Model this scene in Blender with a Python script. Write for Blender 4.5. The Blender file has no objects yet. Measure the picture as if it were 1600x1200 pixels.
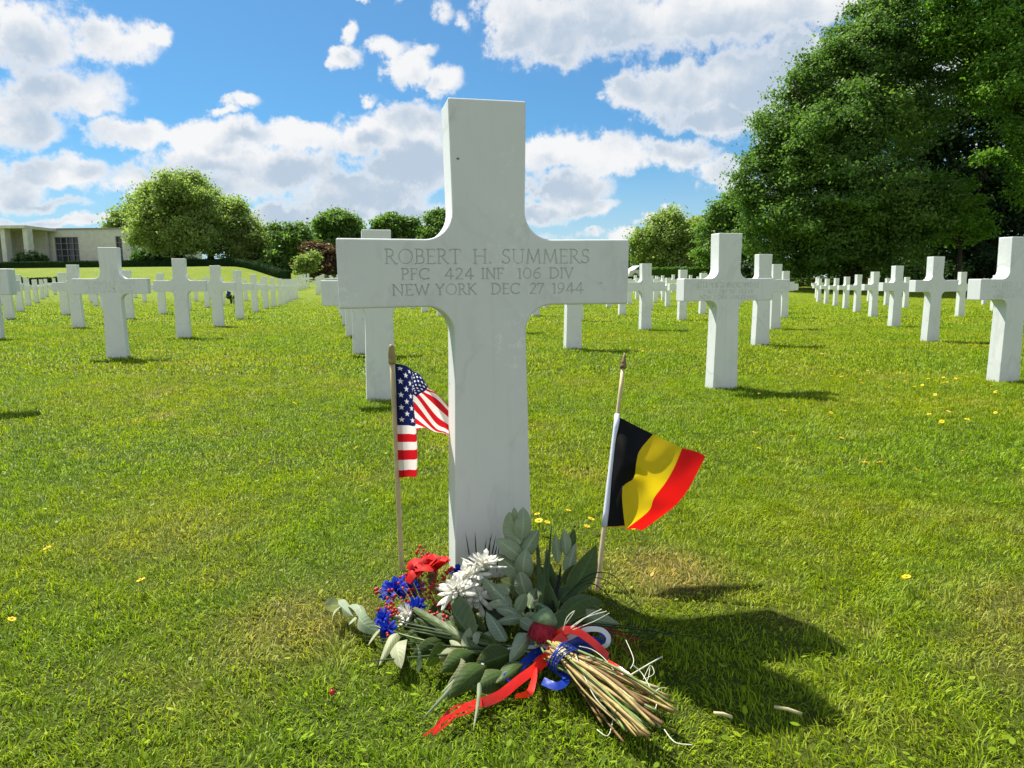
import bpy, bmesh, math, random
import numpy as np
from mathutils import Vector, Matrix

random.seed(7)
rng = np.random.default_rng(11)
R = math.radians
SC = bpy.context.scene
COL = SC.collection

# ------------------------------------------------------------------ camera
F_PX, PIT, ROLL, HC = 1099.3, .14115, .01022, .68
SX, SY = -.01035, -.00626
c_, s_ = math.cos(PIT), math.sin(PIT)
cr, sr = math.cos(ROLL), math.sin(ROLL)
FWD = Vector((0, c_, -s_)); R0 = Vector((1, 0, 0)); U0 = Vector((0, s_, c_))
RIGHT = R0*cr - U0*sr
UP = R0*sr + U0*cr
EYE = Vector((0, 0, HC))
cam = bpy.data.cameras.new('camera')
cam.sensor_width = 36.0
cam.lens = F_PX/1600*36
cam.clip_start = .05
cam.clip_end = 3000
co = bpy.data.objects.new('camera', cam)
COL.objects.link(co)
m3 = Matrix((RIGHT, UP, -FWD)).transposed()
co.matrix_world = Matrix.Translation(EYE) @ m3.to_4x4()
SC.camera = co

def ray(px, py):
    return FWD + RIGHT*((px-800)/F_PX) + UP*((600-py)/F_PX)
def at(px, py, Y):
    d = ray(px, py)
    return EYE + d*(Y/d.y)
def sst(a, b, v):
    t = min(1, max(0, (v-a)/(b-a)))
    return t*t*(3-2*t)
def T(x, y):
    z = (SX*x + SY*y)*(1-sst(26, 56, y)) + 1.05*sst(30, 80, y)
    z += 2.0*sst(46, 84, y)*sst(-18, -33, x) + 1.3*sst(86, 102, y)*sst(-18, -33, x)
    return z
def gnd(px, py):
    d = ray(px, py)
    t, st = .4, .05
    while t < 400:
        p = EYE + d*t
        if p.z < T(p.x, p.y):
            lo, hi = t-st, t
            for _ in range(30):
                m = (lo+hi)/2; p = EYE + d*m
                if p.z < T(p.x, p.y): hi = m
                else: lo = m
            return EYE + d*hi
        st = max(.05, t*.01); t += st
    return EYE + d*(90/d.y)

# ------------------------------------------------------------------ materials
def newmat(name):
    m = bpy.data.materials.new(name); m.use_nodes = True
    nt = m.node_tree
    for n in list(nt.nodes): nt.nodes.remove(n)
    out = nt.nodes.new('ShaderNodeOutputMaterial')
    return m, nt, out
class N:
    """small node helper"""
    def __init__(s, nt): s.nt = nt
    def n(s, t, **k):
        x = s.nt.nodes.new(t)
        for a, b in k.items(): setattr(x, a, b)
        return x
    def put(s, sock, v):
        if hasattr(v, 'links') or hasattr(v, 'is_linked'): s.nt.links.new(v, sock)
        else: sock.default_value = v
    def math(s, op, a, b=0.0, c=0.0, clamp=False):
        x = s.n('ShaderNodeMath', operation=op, use_clamp=clamp)
        s.put(x.inputs[0], a); s.put(x.inputs[1], b); s.put(x.inputs[2], c)
        return x.outputs[0]
    def vmath(s, op, a, b=None, c=None, out=0):
        x = s.n('ShaderNodeVectorMath', operation=op)
        s.put(x.inputs[0], a)
        if b is not None: s.put(x.inputs[1], b)
        if c is not None: s.put(x.inputs[2], c)
        return x.outputs[out]
    def noise(s, vec, scale, detail=4, rough=.55, out='Fac', dist=0.0):
        x = s.n('ShaderNodeTexNoise')
        if vec is not None: s.put(x.inputs['Vector'], vec)
        x.inputs['Scale'].default_value = scale; x.inputs['Detail'].default_value = detail
        x.inputs['Roughness'].default_value = rough; x.inputs['Distortion'].default_value = dist
        return x.outputs[out]
    def ramp(s, fac, stops):
        x = s.n('ShaderNodeValToRGB'); s.put(x.inputs[0], fac)
        e = x.color_ramp.elements
        while len(e) < len(stops): e.new(.5)
        for i, (p, c) in enumerate(stops):
            e[i].position = p
            e[i].color = (c, c, c, 1) if isinstance(c, (int, float)) else (*c, 1)
        return x.outputs[0]
    def mix(s, f, a, b, mode='MIX'):
        x = s.n('ShaderNodeMix', data_type='RGBA', blend_type=mode)
        s.put(x.inputs[0], f)
        s.put(x.inputs[6], a if not isinstance(a, tuple) else (*a, 1)[:4])
        s.put(x.inputs[7], b if not isinstance(b, tuple) else (*b, 1)[:4])
        return x.outputs[2]
    def sstep(s, v, a, b):
        x = s.n('ShaderNodeMapRange', interpolation_type='SMOOTHSTEP')
        s.put(x.inputs[0], v); x.inputs[1].default_value = a; x.inputs[2].default_value = b
        return x.outputs[0]
    def coord(s, w='Object'):
        return s.n('ShaderNodeTexCoord').outputs[w]
    def attr(s, name, o='Fac'):
        return s.n('ShaderNodeAttribute', attribute_name=name).outputs[o]
    def princ(s, col, rough=.6, spec=.3, **k):
        x = s.n('ShaderNodeBsdfPrincipled')
        s.put(x.inputs['Base Color'], (*col, 1) if isinstance(col, tuple) else col)
        s.put(x.inputs['Roughness'], rough); x.inputs['Specular IOR Level'].default_value = spec
        return x
    def bump(s, h, strength, dist):
        x = s.n('ShaderNodeBump'); s.put(x.inputs['Height'], h)
        x.inputs['Strength'].default_value = strength; x.inputs['Distance'].default_value = dist
        return x.outputs[0]
    def leafy(s, col, trans=.35, rough=.5, spec=.3, tcol=None, nrm=None):
        p = s.princ(col, rough, spec)
        t = s.n('ShaderNodeBsdfTranslucent'); s.put(t.inputs[0], tcol if tcol is not None else (col if not isinstance(col, tuple) else (*col, 1)))
        if nrm is not None: s.nt.links.new(nrm, p.inputs['Normal'])
        m = s.n('ShaderNodeMixShader'); m.inputs[0].default_value = trans
        s.nt.links.new(p.outputs[0], m.inputs[1]); s.nt.links.new(t.outputs[0], m.inputs[2])
        return m.outputs[0]

def simple(name, col, rough=.6, spec=.3, var=.12, scale=20, trans=0, bump=0, coord='Object', sheen=0):
    m, nt, out = newmat(name); h = N(nt)
    v = h.noise(h.coord(coord), scale, 4, .6)
    dark = tuple(x*(1-var*1.6) for x in col); lite = tuple(min(1, x*(1+var)) for x in col)
    c = h.ramp(v, [(.25, dark), (.75, lite)])
    if trans:
        nt.links.new(h.leafy(c, trans, rough, spec), out.inputs[0])
    else:
        p = h.princ(c, rough, spec)
        if bump: nt.links.new(h.bump(h.noise(h.coord(coord), scale*6, 4, .6), .5, bump), p.inputs['Normal'])
        nt.links.new(p.outputs[0], out.inputs[0])
    return m

M = {}
def leafmat(name, col, rough, spec, var, trans, vein=1.55):
    m, nt, out = newmat(name); h = N(nt)
    o = h.coord('Object'); lu = h.attr('lu'); lv = h.attr('lv')
    v = h.noise(o, 26, 4, .65); oi = h.n('ShaderNodeObjectInfo').outputs['Random']
    f = h.math('ADD', h.math('MULTIPLY', v, .75), h.math('MULTIPLY', oi, .3))
    c = h.ramp(f, [(.25, tuple(x*(1-var*1.5) for x in col)), (.55, col), (.85, tuple(min(1, x*(1+var*1.3)) for x in col))])
    mid = h.math('SUBTRACT', 1.0, h.sstep(lu, .02, .13))
    wv = h.math('SINE', h.math('MULTIPLY', h.math('SUBTRACT', lv, h.math('MULTIPLY', lu, .16)), 62.0))
    side = h.math('MULTIPLY', h.sstep(wv, .72, 1.0), .45)
    c = h.mix(h.math('MULTIPLY', h.math('MAXIMUM', mid, side), .8), c, tuple(min(1, x*vein+.01) for x in col))
    edge = h.sstep(h.math('ADD', lu, h.math('MULTIPLY', h.noise(o, 60, 3, .6), .25)), .98, 1.12)
    c = h.mix(h.math('MULTIPLY', edge, .5), c, (.30, .22, .10))
    tc = h.mix(1.0, c, (1.25, 1.35, .6), 'MULTIPLY')
    bp = h.bump(h.math('ADD', h.math('MULTIPLY', wv, .3), h.noise(o, 90, 3, .6)), .35, .0012)
    nt.links.new(h.leafy(c, trans, rough, spec, tc, bp), out.inputs[0])
    return m
def mat_marble(name, base, groove=False):
    m, nt, out = newmat(name); h = N(nt)
    o = h.coord('Object')
    w = h.n('ShaderNodeObjectInfo')
    rnd = h.math('MULTIPLY', w.outputs['Random'], 40.0)
    cmb = h.n('ShaderNodeCombineXYZ'); h.put(cmb.inputs[0], rnd); h.put(cmb.inputs[2], rnd)
    p0 = h.vmath('ADD', o, cmb.outputs[0])
    big = h.noise(p0, 2.4, 4, .6, dist=.6)
    col = h.ramp(big, [(.3, tuple(b*.93 for b in base)), (.7, base)])
    # grey veins running diagonally through the stone
    q = h.vmath('MULTIPLY', h.vmath('ADD', p0, (0, 0, 0)), (2.6, 2.6, 1.5))
    vn = h.noise(q, 1.0, 6, .62, dist=.7)
    vein = h.math('ABSOLUTE', h.math('SUBTRACT', vn, .5))
    vein = h.math('MAXIMUM', h.sstep(vein, .0, .03), h.sstep(h.noise(p0, 4.5, 3, .6), .44, .54))
    col = h.mix(h.math('SUBTRACT', 1.0, vein), col, tuple(b*.88 for b in base))
    so = h.n('ShaderNodeSeparateXYZ'); h.put(so.inputs[0], o)
    rr = h.math('MULTIPLY', w.outputs['Random'], .5)
    wob = h.math('MULTIPLY', h.math('SUBTRACT', h.noise(p0, 5, 5, .6), .5), .16)
    for (ka, kb, kc, wd, st) in ((.80, .60, .18, .012, .80), (.72, -.69, -.52, .009, .84), (.86, .50, .62, .014, .92), (.5, .86, .98, .008, .91)):
        dd = h.math('ADD', h.math('ADD', h.math('MULTIPLY', so.outputs[0], ka), h.math('MULTIPLY', so.outputs[2], kb)), h.math('SUBTRACT', wob, h.math('SUBTRACT', kc, rr)))
        vm = h.math('MULTIPLY', h.math('SUBTRACT', 1.0, h.sstep(h.math('ABSOLUTE', dd), 0, wd)), h.sstep(h.noise(p0, 6, 3, .6), .40, .60))
        col = h.mix(vm, col, tuple(b*st for b in base))
    fine = h.noise(p0, 420, 2, .6)
    col = h.mix(h.sstep(fine, .3, .65), h.mix(.035, col, (.4, .42, .4)), col)
    # a few dark lichen specks and a paler weathered patch
    sp = h.noise(p0, 42, 2, .5)
    col = h.mix(h.sstep(sp, .735, .77), col, (.16, .17, .15))
    wz = h.noise(p0, 60, 5, .75)
    wp = h.noise(p0, 3.4, 2, .5)
    wm = h.math('MULTIPLY', h.sstep(wz, .52, .6), h.sstep(wp, .58, .68))
    col = h.mix(h.math('MULTIPLY', wm, .75), col, (.90, .90, .88))
    st = h.noise(h.vmath('MULTIPLY', p0, (38, 38, 1.6)), 1.0, 4, .6)
    col = h.mix(h.math('MULTIPLY', h.sstep(st, .50, .75), .16), col, (.45, .47, .42))
    sep = h.n('ShaderNodeSeparateXYZ'); h.put(sep.inputs[0], o)
    low = h.math('SUBTRACT', 1.0, h.sstep(h.math('ADD', sep.outputs[2], h.math('MULTIPLY', wp, .12)), .03, .22))
    col = h.mix(h.math('MULTIPLY', low, .22), col, (.42, .42, .34))
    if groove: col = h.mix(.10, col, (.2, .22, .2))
    pr = h.princ(col, .55, .35)
    bp = h.math('ADD', h.math('MULTIPLY', fine, .3), h.math('MULTIPLY', wz, .3))
    nt.links.new(h.bump(bp, .25, .0004), pr.inputs['Normal'])
    nt.links.new(pr.outputs[0], out.inputs[0])
    return m
M['marble'] = mat_marble('white_marble', (.80, .82, .79))
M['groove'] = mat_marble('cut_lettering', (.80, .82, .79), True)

def lawn_colour(h, pos):
    """patchy lawn colour: lush green, olive, dry straw, by place"""
    a = h.noise(pos, .55, 4, .6)
    b = h.noise(pos, 2.3, 4, .65)
    c = h.noise(pos, .12, 2, .5)
    g = h.mix(h.sstep(a, .38, .62), (.200, .318, .012), (.275, .350, .012))
    g = h.mix(h.sstep(b, .50, .72), g, (.295, .350, .034))
    g = h.mix(h.math('MULTIPLY', h.sstep(h.math('ADD', h.math('MULTIPLY', a, .5), h.math('MULTIPLY', b, .6)), .60, .72), .38), g, (.42, .35, .10))
    g = h.mix(h.math('MULTIPLY', h.sstep(c, .4, .65), .5), g, (.232, .325, .009))
    return g
def worn(h, pos, g):
    # dry trodden turf round the feet of the near cross
    for (x, y, r, k) in ((-.42, 1.36, .28, .55), (.36, 1.62, .26, .8), (-.05, 1.62, .32, .5), (-.95, 1.9, .4, .25), (1.1, 1.4, .3, .45), (.95, 1.15, .25, .35)):
        d = h.vmath('DISTANCE', pos, (x, y, 0), out=1)
        n = h.noise(pos, 9, 3, .6)
        f = h.sstep(h.math('ADD', h.math('DIVIDE', d, r), h.math('MULTIPLY', n, .8)), 1.35, .55)
        g = h.mix(h.math('MULTIPLY', f, k), g, (.46, .365, .12))
    return g
def mat_ground():
    m, nt, out = newmat('lawn_turf'); h = N(nt)
    g = h.n('ShaderNodeNewGeometry').outputs['Position']
    col = worn(h, g, lawn_colour(h, g))
    far = h.n('ShaderNodeSeparateXYZ'); h.put(far.inputs[0], g)
    y = far.outputs[1]
    st = h.vmath('MULTIPLY', g, (1, .35, 1))
    fine = h.noise(g, 55, 4, .7)
    fine2 = h.noise(st, 9, 5, .7)
    k = h.math('ADD', h.math('MULTIPLY', fine, .8), h.math('MULTIPLY', fine2, .9))
    mul = h.ramp(h.math('MULTIPLY', k, .6), [(.32, .35), (.5, .85), (.7, 1.35)])
    col2 = h.mix(1.0, col, mul, 'MULTIPLY')
    soil = h.mix(.78, col2, (.030, .034, .010))
    cc = h.mix(h.sstep(y, 5, 20), soil, h.mix(1.0, col2, (.72, .70, .72), 'MULTIPLY'))
    p = h.princ(cc, .85, .1)
    nt.links.new(h.bump(fine, .9, .03), p.inputs['Normal'])
    nt.links.new(p.outputs[0], out.inputs[0])
    return m
M['ground'] = mat_ground()
def mat_grass():
    m, nt, out = newmat('grass_blades'); h = N(nt)
    g = h.n('ShaderNodeNewGeometry').outputs['Position']
    col = worn(h, g, lawn_colour(h, g))
    t = h.attr('tint')
    v = h.ramp(t, [(.0, (.34, .42, .30)), (.35, (.72, .80, .7)), (.65, (1.05, 1.05, 1.0)), (.88, (1.5, 1.36, 1.3)), (.93, (1.5, 1.35, 1.8)), (1, (2.0, 1.6, 3.6))])
    col = h.mix(1.0, col, v, 'MULTIPLY')
    sc = h.vmath('SCALE', col); sc.node.inputs[3].default_value = 1.0
    tcol = h.mix(1.0, col, (1.5, 1.45, .6), 'MULTIPLY')
    nt.links.new(h.leafy(sc, .36, .5, .14, tcol), out.inputs[0])
    return m
M['grass'] = mat_grass()
def mat_foliage(name, a, b, trans=.3, rough=.5, spec=.16):
    m, nt, out = newmat(name); h = N(nt)
    t = h.attr('tint')
    col = h.ramp(t, [(0, a), (1, b)])
    tc = h.mix(1.0, col, (1.2, 1.4, .6), 'MULTIPLY')
    nt.links.new(h.leafy(col, trans, rough, spec, tc), out.inputs[0])
    return m
M['beech'] = mat_foliage('beech_leaves', (.042, .098, .026), (.205, .320, .080), .45)
M['bright_beech'] = mat_foliage('bright_beech_leaves', (.060, .150, .022), (.215, .360, .058), .48)
M['willow'] = mat_foliage('willow_leaves', (.165, .235, .075), (.370, .440, .140), .48)
M['lime'] = mat_foliage('lime_leaves', (.058, .122, .032), (.210, .325, .075), .45)
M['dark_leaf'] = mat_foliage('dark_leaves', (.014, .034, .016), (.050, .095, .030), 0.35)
M['copper'] = mat_foliage('copper_leaves', (.075, .042, .034), (.170, .105, .065), 0.4)
M['hedge'] = mat_foliage('hedge_leaves', (.014, .036, .013), (.036, .072, .018), .12, .8, .03)
M['hedge_light'] = mat_foliage('light_hedge_leaves', (.060, .140, .020), (.150, .270, .038), 0.4)
M['bark'] = simple('bark', (.055, .046, .036), .9, .1, .4, 3, bump=.02)
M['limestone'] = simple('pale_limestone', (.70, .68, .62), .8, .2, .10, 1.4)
M['limestone_shaded'] = simple('limestone_in_shade_side', (.58, .56, .51), .8, .2, .10, 1.4)  # same limestone made darker, with the shade put into its colour
M['coping'] = simple('grey_roof_edge', (.30, .31, .30), .6, .3, .1, 2)
M['window'] = simple('window_glass', (.025, .03, .04), .12, .6, .2, 1)
M['frame_grey'] = simple('grey_window_frame', (.26, .27, .29), .5, .3, .1, 4)
M['red_stone'] = simple('reddish_stone', (.22, .12, .09), .9, .1, .45, 3.5)
M['wood_pole'] = simple('pale_wood', (.58, .47, .27), .55, .3, .14, 60)
M['finial_gold'] = simple('dull_gold_paint', (.34, .25, .09), .42, .5, .15, 80)
M['finial_brown'] = simple('brown_gold_paint', (.20, .13, .05), .45, .5, .15, 80)
M['car_white'] = simple('white_car_paint', (.75, .76, .77), .25, .5, .03, 3)
M['dark'] = simple('black_plastic', (.02, .02, .022), .5, .3, .2, 10)
M['stake'] = simple('dark_timber', (.10, .085, .07), .85, .1, .3, 8)
M['pot_grey'] = simple('grey_pot', (.36, .36, .33), .7, .3, .1, 10)
M['white_ring'] = simple('white_paint', (.78, .78, .76), .5, .3, .05, 10)
M['petal_white'] = simple('white_petals', (.80, .79, .70), .6, .2, .10, 60, trans=.3)
M['petal_blue'] = simple('blue_petals', (.016, .045, .52), .6, .2, .35, 60, trans=.25)
M['petal_red'] = simple('red_petals', (.62, .012, .010), .6, .2, .3, 60, trans=.35)
M['petal_crimson'] = simple('dull_crimson_petals', (.36, .020, .035), .7, .2, .4, 90, trans=.15)
M['berry'] = simple('red_berries', (.50, .018, .022), .4, .4, .3, 40)
M['calyx'] = simple('pale_green_calyx', (.17, .24, .12), .7, .2, .25, 120)
M['euc'] = leafmat('eucalyptus_leaf', (.26, .325, .20), .6, .25, .20, .18)
M['euc_pale'] = leafmat('pale_eucalyptus_leaf', (.36, .38, .22), .55, .3, .18, .28)
M['salal'] = leafmat('dark_leathery_leaf', (.055, .095, .018), .5, .3, .3, .22)
M['midleaf'] = leafmat('mid_green_leaf', (.120, .165, .055), .5, .3, .25, .28)
M['blade'] = simple('long_green_blade', (.060, .100, .028), .55, .22, .3, 30, trans=.2)
M['bladepale'] = simple('pale_green_blade', (.27, .33, .19), .5, .35, .2, 30, trans=.25)
M['needle'] = simple('black_green_needle', (.008, .012, .007), .6, .2, .3, 30)
M['beargrass'] = simple('thin_dark_grass', (.022, .045, .014), .5, .3, .3, 30)
M['stem_straw'] = simple('straw_stem', (.42, .31, .11), .55, .25, .4, 45)
M['stem_green'] = simple('green_stem', (.17, .24, .06), .5, .3, .35, 45)
M['stem_brown'] = simple('brown_stem', (.20, .115, .045), .65, .25, .3, 45)
M['stem_cream'] = simple('cream_stem', (.55, .47, .25), .55, .25, .3, 45)
M['rib_red'] = simple('red_satin', (.72, .022, .010), .28, .6, .08, 30, trans=.15)
M['rib_white'] = simple('white_satin', (.72, .73, .74), .3, .5, .06, 30, trans=.15)
M['rib_blue'] = simple('blue_satin', (.012, .045, .36), .28, .6, .15, 30, trans=.1)
M['shade_filler'] = leafmat('shade_green_leaf', (.024, .046, .012), .55, .25, .35, .15)  # dark green carries the shade inside the bouquet
M['raffia'] = simple('pale_raffia', (.62, .62, .48), .6, .3, .15, 60)
M['yellow'] = simple('yellow_petal', (.85, .62, .010), .5, .3, .12, 200, trans=.2)
M['sleeve'] = simple('white_flag_sleeve', (.62, .66, .76), .6, .3, .05, 60)

def mat_us():
    m, nt, out = newmat('stars_and_stripes_cloth'); h = N(nt)
    uv = h.n('ShaderNodeUVMap'); uv.uv_map = 'UVMap'
    sp = h.n('ShaderNodeSeparateXYZ'); h.put(sp.inputs[0], uv.outputs[0])
    u, v = sp.outputs[0], sp.outputs[1]
    k = h.math('FLOOR', h.math('MULTIPLY', v, 13.0))
    red = h.math('SUBTRACT', 1.0, h.math('MODULO', k, 2.0))
    stripe = h.mix(red, (.80, .78, .74), (.56, .010, .018))
    canton = h.math('MULTIPLY', h.math('LESS_THAN', u, .4), h.math('GREATER_THAN', v, 6/13))
    # star lattice : 11 columns x 9 rows, every other cell
    a = h.math('MULTIPLY', h.math('DIVIDE', u, .4), 12.0)
    b = h.math('MULTIPLY', h.math('DIVIDE', h.math('SUBTRACT', v, 6/13), 7/13), 10.0)
    ia = h.math('ROUND', a); ib = h.math('ROUND', b)
    par = h.math('MODULO', h.math('ADD', ia, ib), 2.0)
    okc = h.math('MULTIPLY', h.math('SUBTRACT', 1.0, par), h.math('MULTIPLY', h.math('MULTIPLY', h.math('GREATER_THAN', ia, .5), h.math('LESS_THAN', ia, 11.5)), h.math('MULTIPLY', h.math('GREATER_THAN', ib, .5), h.math('LESS_THAN', ib, 9.5))))
    # local cell offsets in flag-heights
    dx = h.math('MULTIPLY', h.math('SUBTRACT', a, ia), .4*1.5/12)
    dy = h.math('MULTIPLY', h.math('SUBTRACT', b, ib), (7/13)/10)
    r = h.math('SQRT', h.math('ADD', h.math('MULTIPLY', dx, dx), h.math('MULTIPLY', dy, dy)))
    an = h.math('ARCTAN2', dx, dy)
    seg = 2*math.pi/5
    an = h.math('ABSOLUTE', h.math('SUBTRACT', h.math('FLOORED_MODULO', h.math('ADD', an, seg/2), seg), seg/2))
    ROUT, RIN = .0275, .0108
    x1 = h.math('MULTIPLY', r, h.math('COSINE', an)); y1 = h.math('MULTIPLY', r, h.math('SINE', an))
    ix, iy = RIN*math.cos(seg/2), RIN*math.sin(seg/2)
    ex, ey = ix-ROUT, iy
    crs = h.math('SUBTRACT', h.math('MULTIPLY', y1, ex), h.math('MULTIPLY', h.math('SUBTRACT', x1, ROUT), ey))
    star = h.math('MULTIPLY', h.math('GREATER_THAN', crs, 0.0), okc)
    can = h.mix(star, (.010, .014, .085), (.80, .79, .76))
    col = h.mix(canton, stripe, can)
    nt.links.new(h.leafy(col, .5, .6, .15), out.inputs[0])
    return m
M['us'] = mat_us()
def mat_be():
    m, nt, out = newmat('black_yellow_red_cloth'); h = N(nt)
    uv = h.n('ShaderNodeUVMap'); uv.uv_map = 'UVMap'
    sp = h.n('ShaderNodeSeparateXYZ'); h.put(sp.inputs[0], uv.outputs[0])
    u, v = sp.outputs[0], sp.outputs[1]
    col = h.mix(h.math('GREATER_THAN', u, 1/3), (.008, .008, .009), (.84, .60, .010))
    col = h.mix(h.math('GREATER_THAN', u, 2/3), col, (.78, .010, .008))
    hem = h.math('LESS_THAN', v, .014)
    col = h.mix(h.math('MULTIPLY', hem, h.math('LESS_THAN', u, .34)), col, (.75, .42, .02))
    nt.links.new(h.leafy(col, .5, .55, .2), out.inputs[0])
    return m
M['be'] = mat_be()

# ------------------------------------------------------------------ object helpers
def tag(o, label=None, cat=None, group=None, kind=None):
    if label: o['label'] = label
    if cat: o['category'] = cat
    if group: o['group'] = group
    if kind: o['kind'] = kind
    return o
def empty(name, loc=(0, 0, 0), rz=0, label=None, cat=None, group=None):
    o = bpy.data.objects.new(name, None); COL.objects.link(o)
    o.location = loc; o.rotation_euler.z = rz; o.empty_display_size = .1
    return tag(o, label, cat, group)
def link_mesh(name, me, parent=None):
    o = bpy.data.objects.new(name, me); COL.objects.link(o)
    if parent is not None: o.parent = parent
    return o
class MB:
    def __init__(s): s.v = []; s.f = []; s.mi = []; s.uv = None
    def add(s, vs, fs, mi=0):
        b = len(s.v); s.v += [tuple(p) for p in vs]
        s.f += [tuple(i+b for i in f) for f in fs]; s.mi += [mi]*len(fs)
    def box(s, x0, x1, y0, y1, z0, z1, mi=0):
        s.add([(x0, y0, z0), (x1, y0, z0), (x1, y1, z0), (x0, y1, z0), (x0, y0, z1), (x1, y0, z1), (x1, y1, z1), (x0, y1, z1)],
              [(0, 3, 2, 1), (4, 5, 6, 7), (0, 1, 5, 4), (1, 2, 6, 5), (2, 3, 7, 6), (3, 0, 4, 7)], mi)
    def tube(s, pts, rad, n=8, mi=0, caps=True):
        pts = [Vector(p) for p in pts]; k = len(pts)
        if not hasattr(rad, '__len__'): rad = [rad]*k
        vs = []; up = Vector((.13, .31, .94))
        for i in range(k):
            d = (pts[min(i+1, k-1)] - pts[max(i-1, 0)])
            d = d.normalized() if d.length > 1e-9 else Vector((0, 0, 1))
            a = d.cross(up)
            if a.length < .05: a = d.cross(Vector((1, 0, 0)))
            a.normalize(); b = d.cross(a)
            for j in range(n):
                t = 2*math.pi*j/n
                vs.append(pts[i] + (a*math.cos(t) + b*math.sin(t))*rad[i])
        fs = []
        for i in range(k-1):
            for j in range(n):
                fs.append((i*n+j, i*n+(j+1) % n, (i+1)*n+(j+1) % n, (i+1)*n+j))
        if caps:
            fs.append(tuple(range(n))[::-1]); fs.append(tuple((k-1)*n+j for j in range(n)))
        s.add(vs, fs, mi)
    def lathe(s, base, axis, prof, n=16, mi=0):
        axis = Vector(axis).normalized(); base = Vector(base)
        s.tube([base + axis*z for (r, z) in prof], [max(r, 1e-4) for (r, z) in prof], n, mi)
    def ball(s, c, r, n=8, m=6, mi=0, sc=(1, 1, 1)):
        vs = [(c[0], c[1], c[2]+r*sc[2])]
        for i in range(1, m):
            a = math.pi*i/m
            for j in range(n):
                t = 2*math.pi*j/n
                vs.append((c[0]+r*sc[0]*math.sin(a)*math.cos(t), c[1]+r*sc[1]*math.sin(a)*math.sin(t), c[2]+r*sc[2]*math.cos(a)))
        vs.append((c[0], c[1], c[2]-r*sc[2]))
        fs = [(0, 1+j, 1+(j+1) % n) for j in range(n)]
        for i in range(m-2):
            for j in range(n):
                fs.append((1+i*n+j, 1+(i+1)*n+j, 1+(i+1)*n+(j+1) % n, 1+i*n+(j+1) % n))
        L = len(vs)-1; b = 1+(m-2)*n
        fs += [(L, b+(j+1) % n, b+j) for j in range(n)]
        s.add(vs, fs, mi)
    def build(s, name, mats, parent=None, smooth=True, origin=None):
        me = bpy.data.meshes.new(name)
        v = s.v
        if origin is not None:
            ox, oy, oz = origin; v = [(a-ox, b-oy, c-oz) for a, b, c in v]
        me.from_pydata(v, [], s.f)
        for m in (mats if isinstance(mats, (list, tuple)) else [mats]): me.materials.append(m)
        me.polygons.foreach_set('material_index', s.mi)
        me.polygons.foreach_set('use_smooth', [smooth]*len(s.f))
        me.update()
        o = link_mesh(name, me, parent)
        if origin is not None and parent is None: o.location = origin
        return o
def spline(pts, n):
    P = [Vector(p) for p in pts]; k = len(P)-1; out = []
    for i in range(n+1):
        t = i/n*k; a = min(int(t), k-1); f = t-a
        p0, p1, p2, p3 = P[max(a-1, 0)], P[a], P[a+1], P[min(a+2, k)]
        out.append(.5*((2*p1)+(p2-p0)*f+(2*p0-5*p1+4*p2-p3)*f*f+(3*p1-p0-3*p2+p3)*f*f*f))
    return out
def np_mesh(name, verts, nper, mats, tint=None, parent=None, faces=None):
    """verts (N*nper,3); each block of nper verts uses the face pattern given"""
    me = bpy.data.meshes.new(name)
    nv = len(verts); nb = nv//nper
    me.vertices.add(nv); me.vertices.foreach_set('co', verts.astype(np.float32).ravel())
    loops = []; starts = []; tot = []
    per = sum(len(f) for f in faces)
    pat = np.concatenate([np.array(f) for f in faces])
    idx = (np.arange(nb)[:, None]*nper + pat[None, :]).ravel()
    st0 = np.cumsum([0]+[len(f) for f in faces])[:-1]
    starts = (np.arange(nb)[:, None]*per + st0[None, :]).ravel()
    me.loops.add(len(idx)); me.loops.foreach_set('vertex_index', idx.astype(np.int32))
    me.polygons.add(len(starts)); me.polygons.foreach_set('loop_start', starts.astype(np.int32))
    for m in mats: me.materials.append(m)
    me.update(calc_edges=True)
    if tint is not None:
        a = me.attributes.new('tint', 'FLOAT', 'FACE')
        a.data.foreach_set('value', np.repeat(tint, len(faces)).astype(np.float32))
    return link_mesh(name, me, parent)

# ------------------------------------------------------------------ ground
def build_ground():
    xs = np.concatenate([np.linspace(-400, -90, 14), np.linspace(-84, -6, 50), np.linspace(-5, 5, 41), np.linspace(6, 84, 50), np.linspace(90, 400, 14)])
    ys = np.concatenate([np.linspace(-60, -2, 12), np.linspace(-1, 8, 46), np.linspace(8.5, 40, 50), np.linspace(41, 115, 75), np.linspace(125, 700, 16)])
    vs = [(x, y, T(x, y)) for y in ys for x in xs]
    nx = len(xs)
    fs = [(j*nx+i, j*nx+i+1, (j+1)*nx+i+1, (j+1)*nx+i) for j in range(len(ys)-1) for i in range(nx-1)]
    b = MB(); b.add(vs, fs)
    o = b.build('lawn', M['ground'])
    tag(o, kind='structure')
build_ground()

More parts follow.
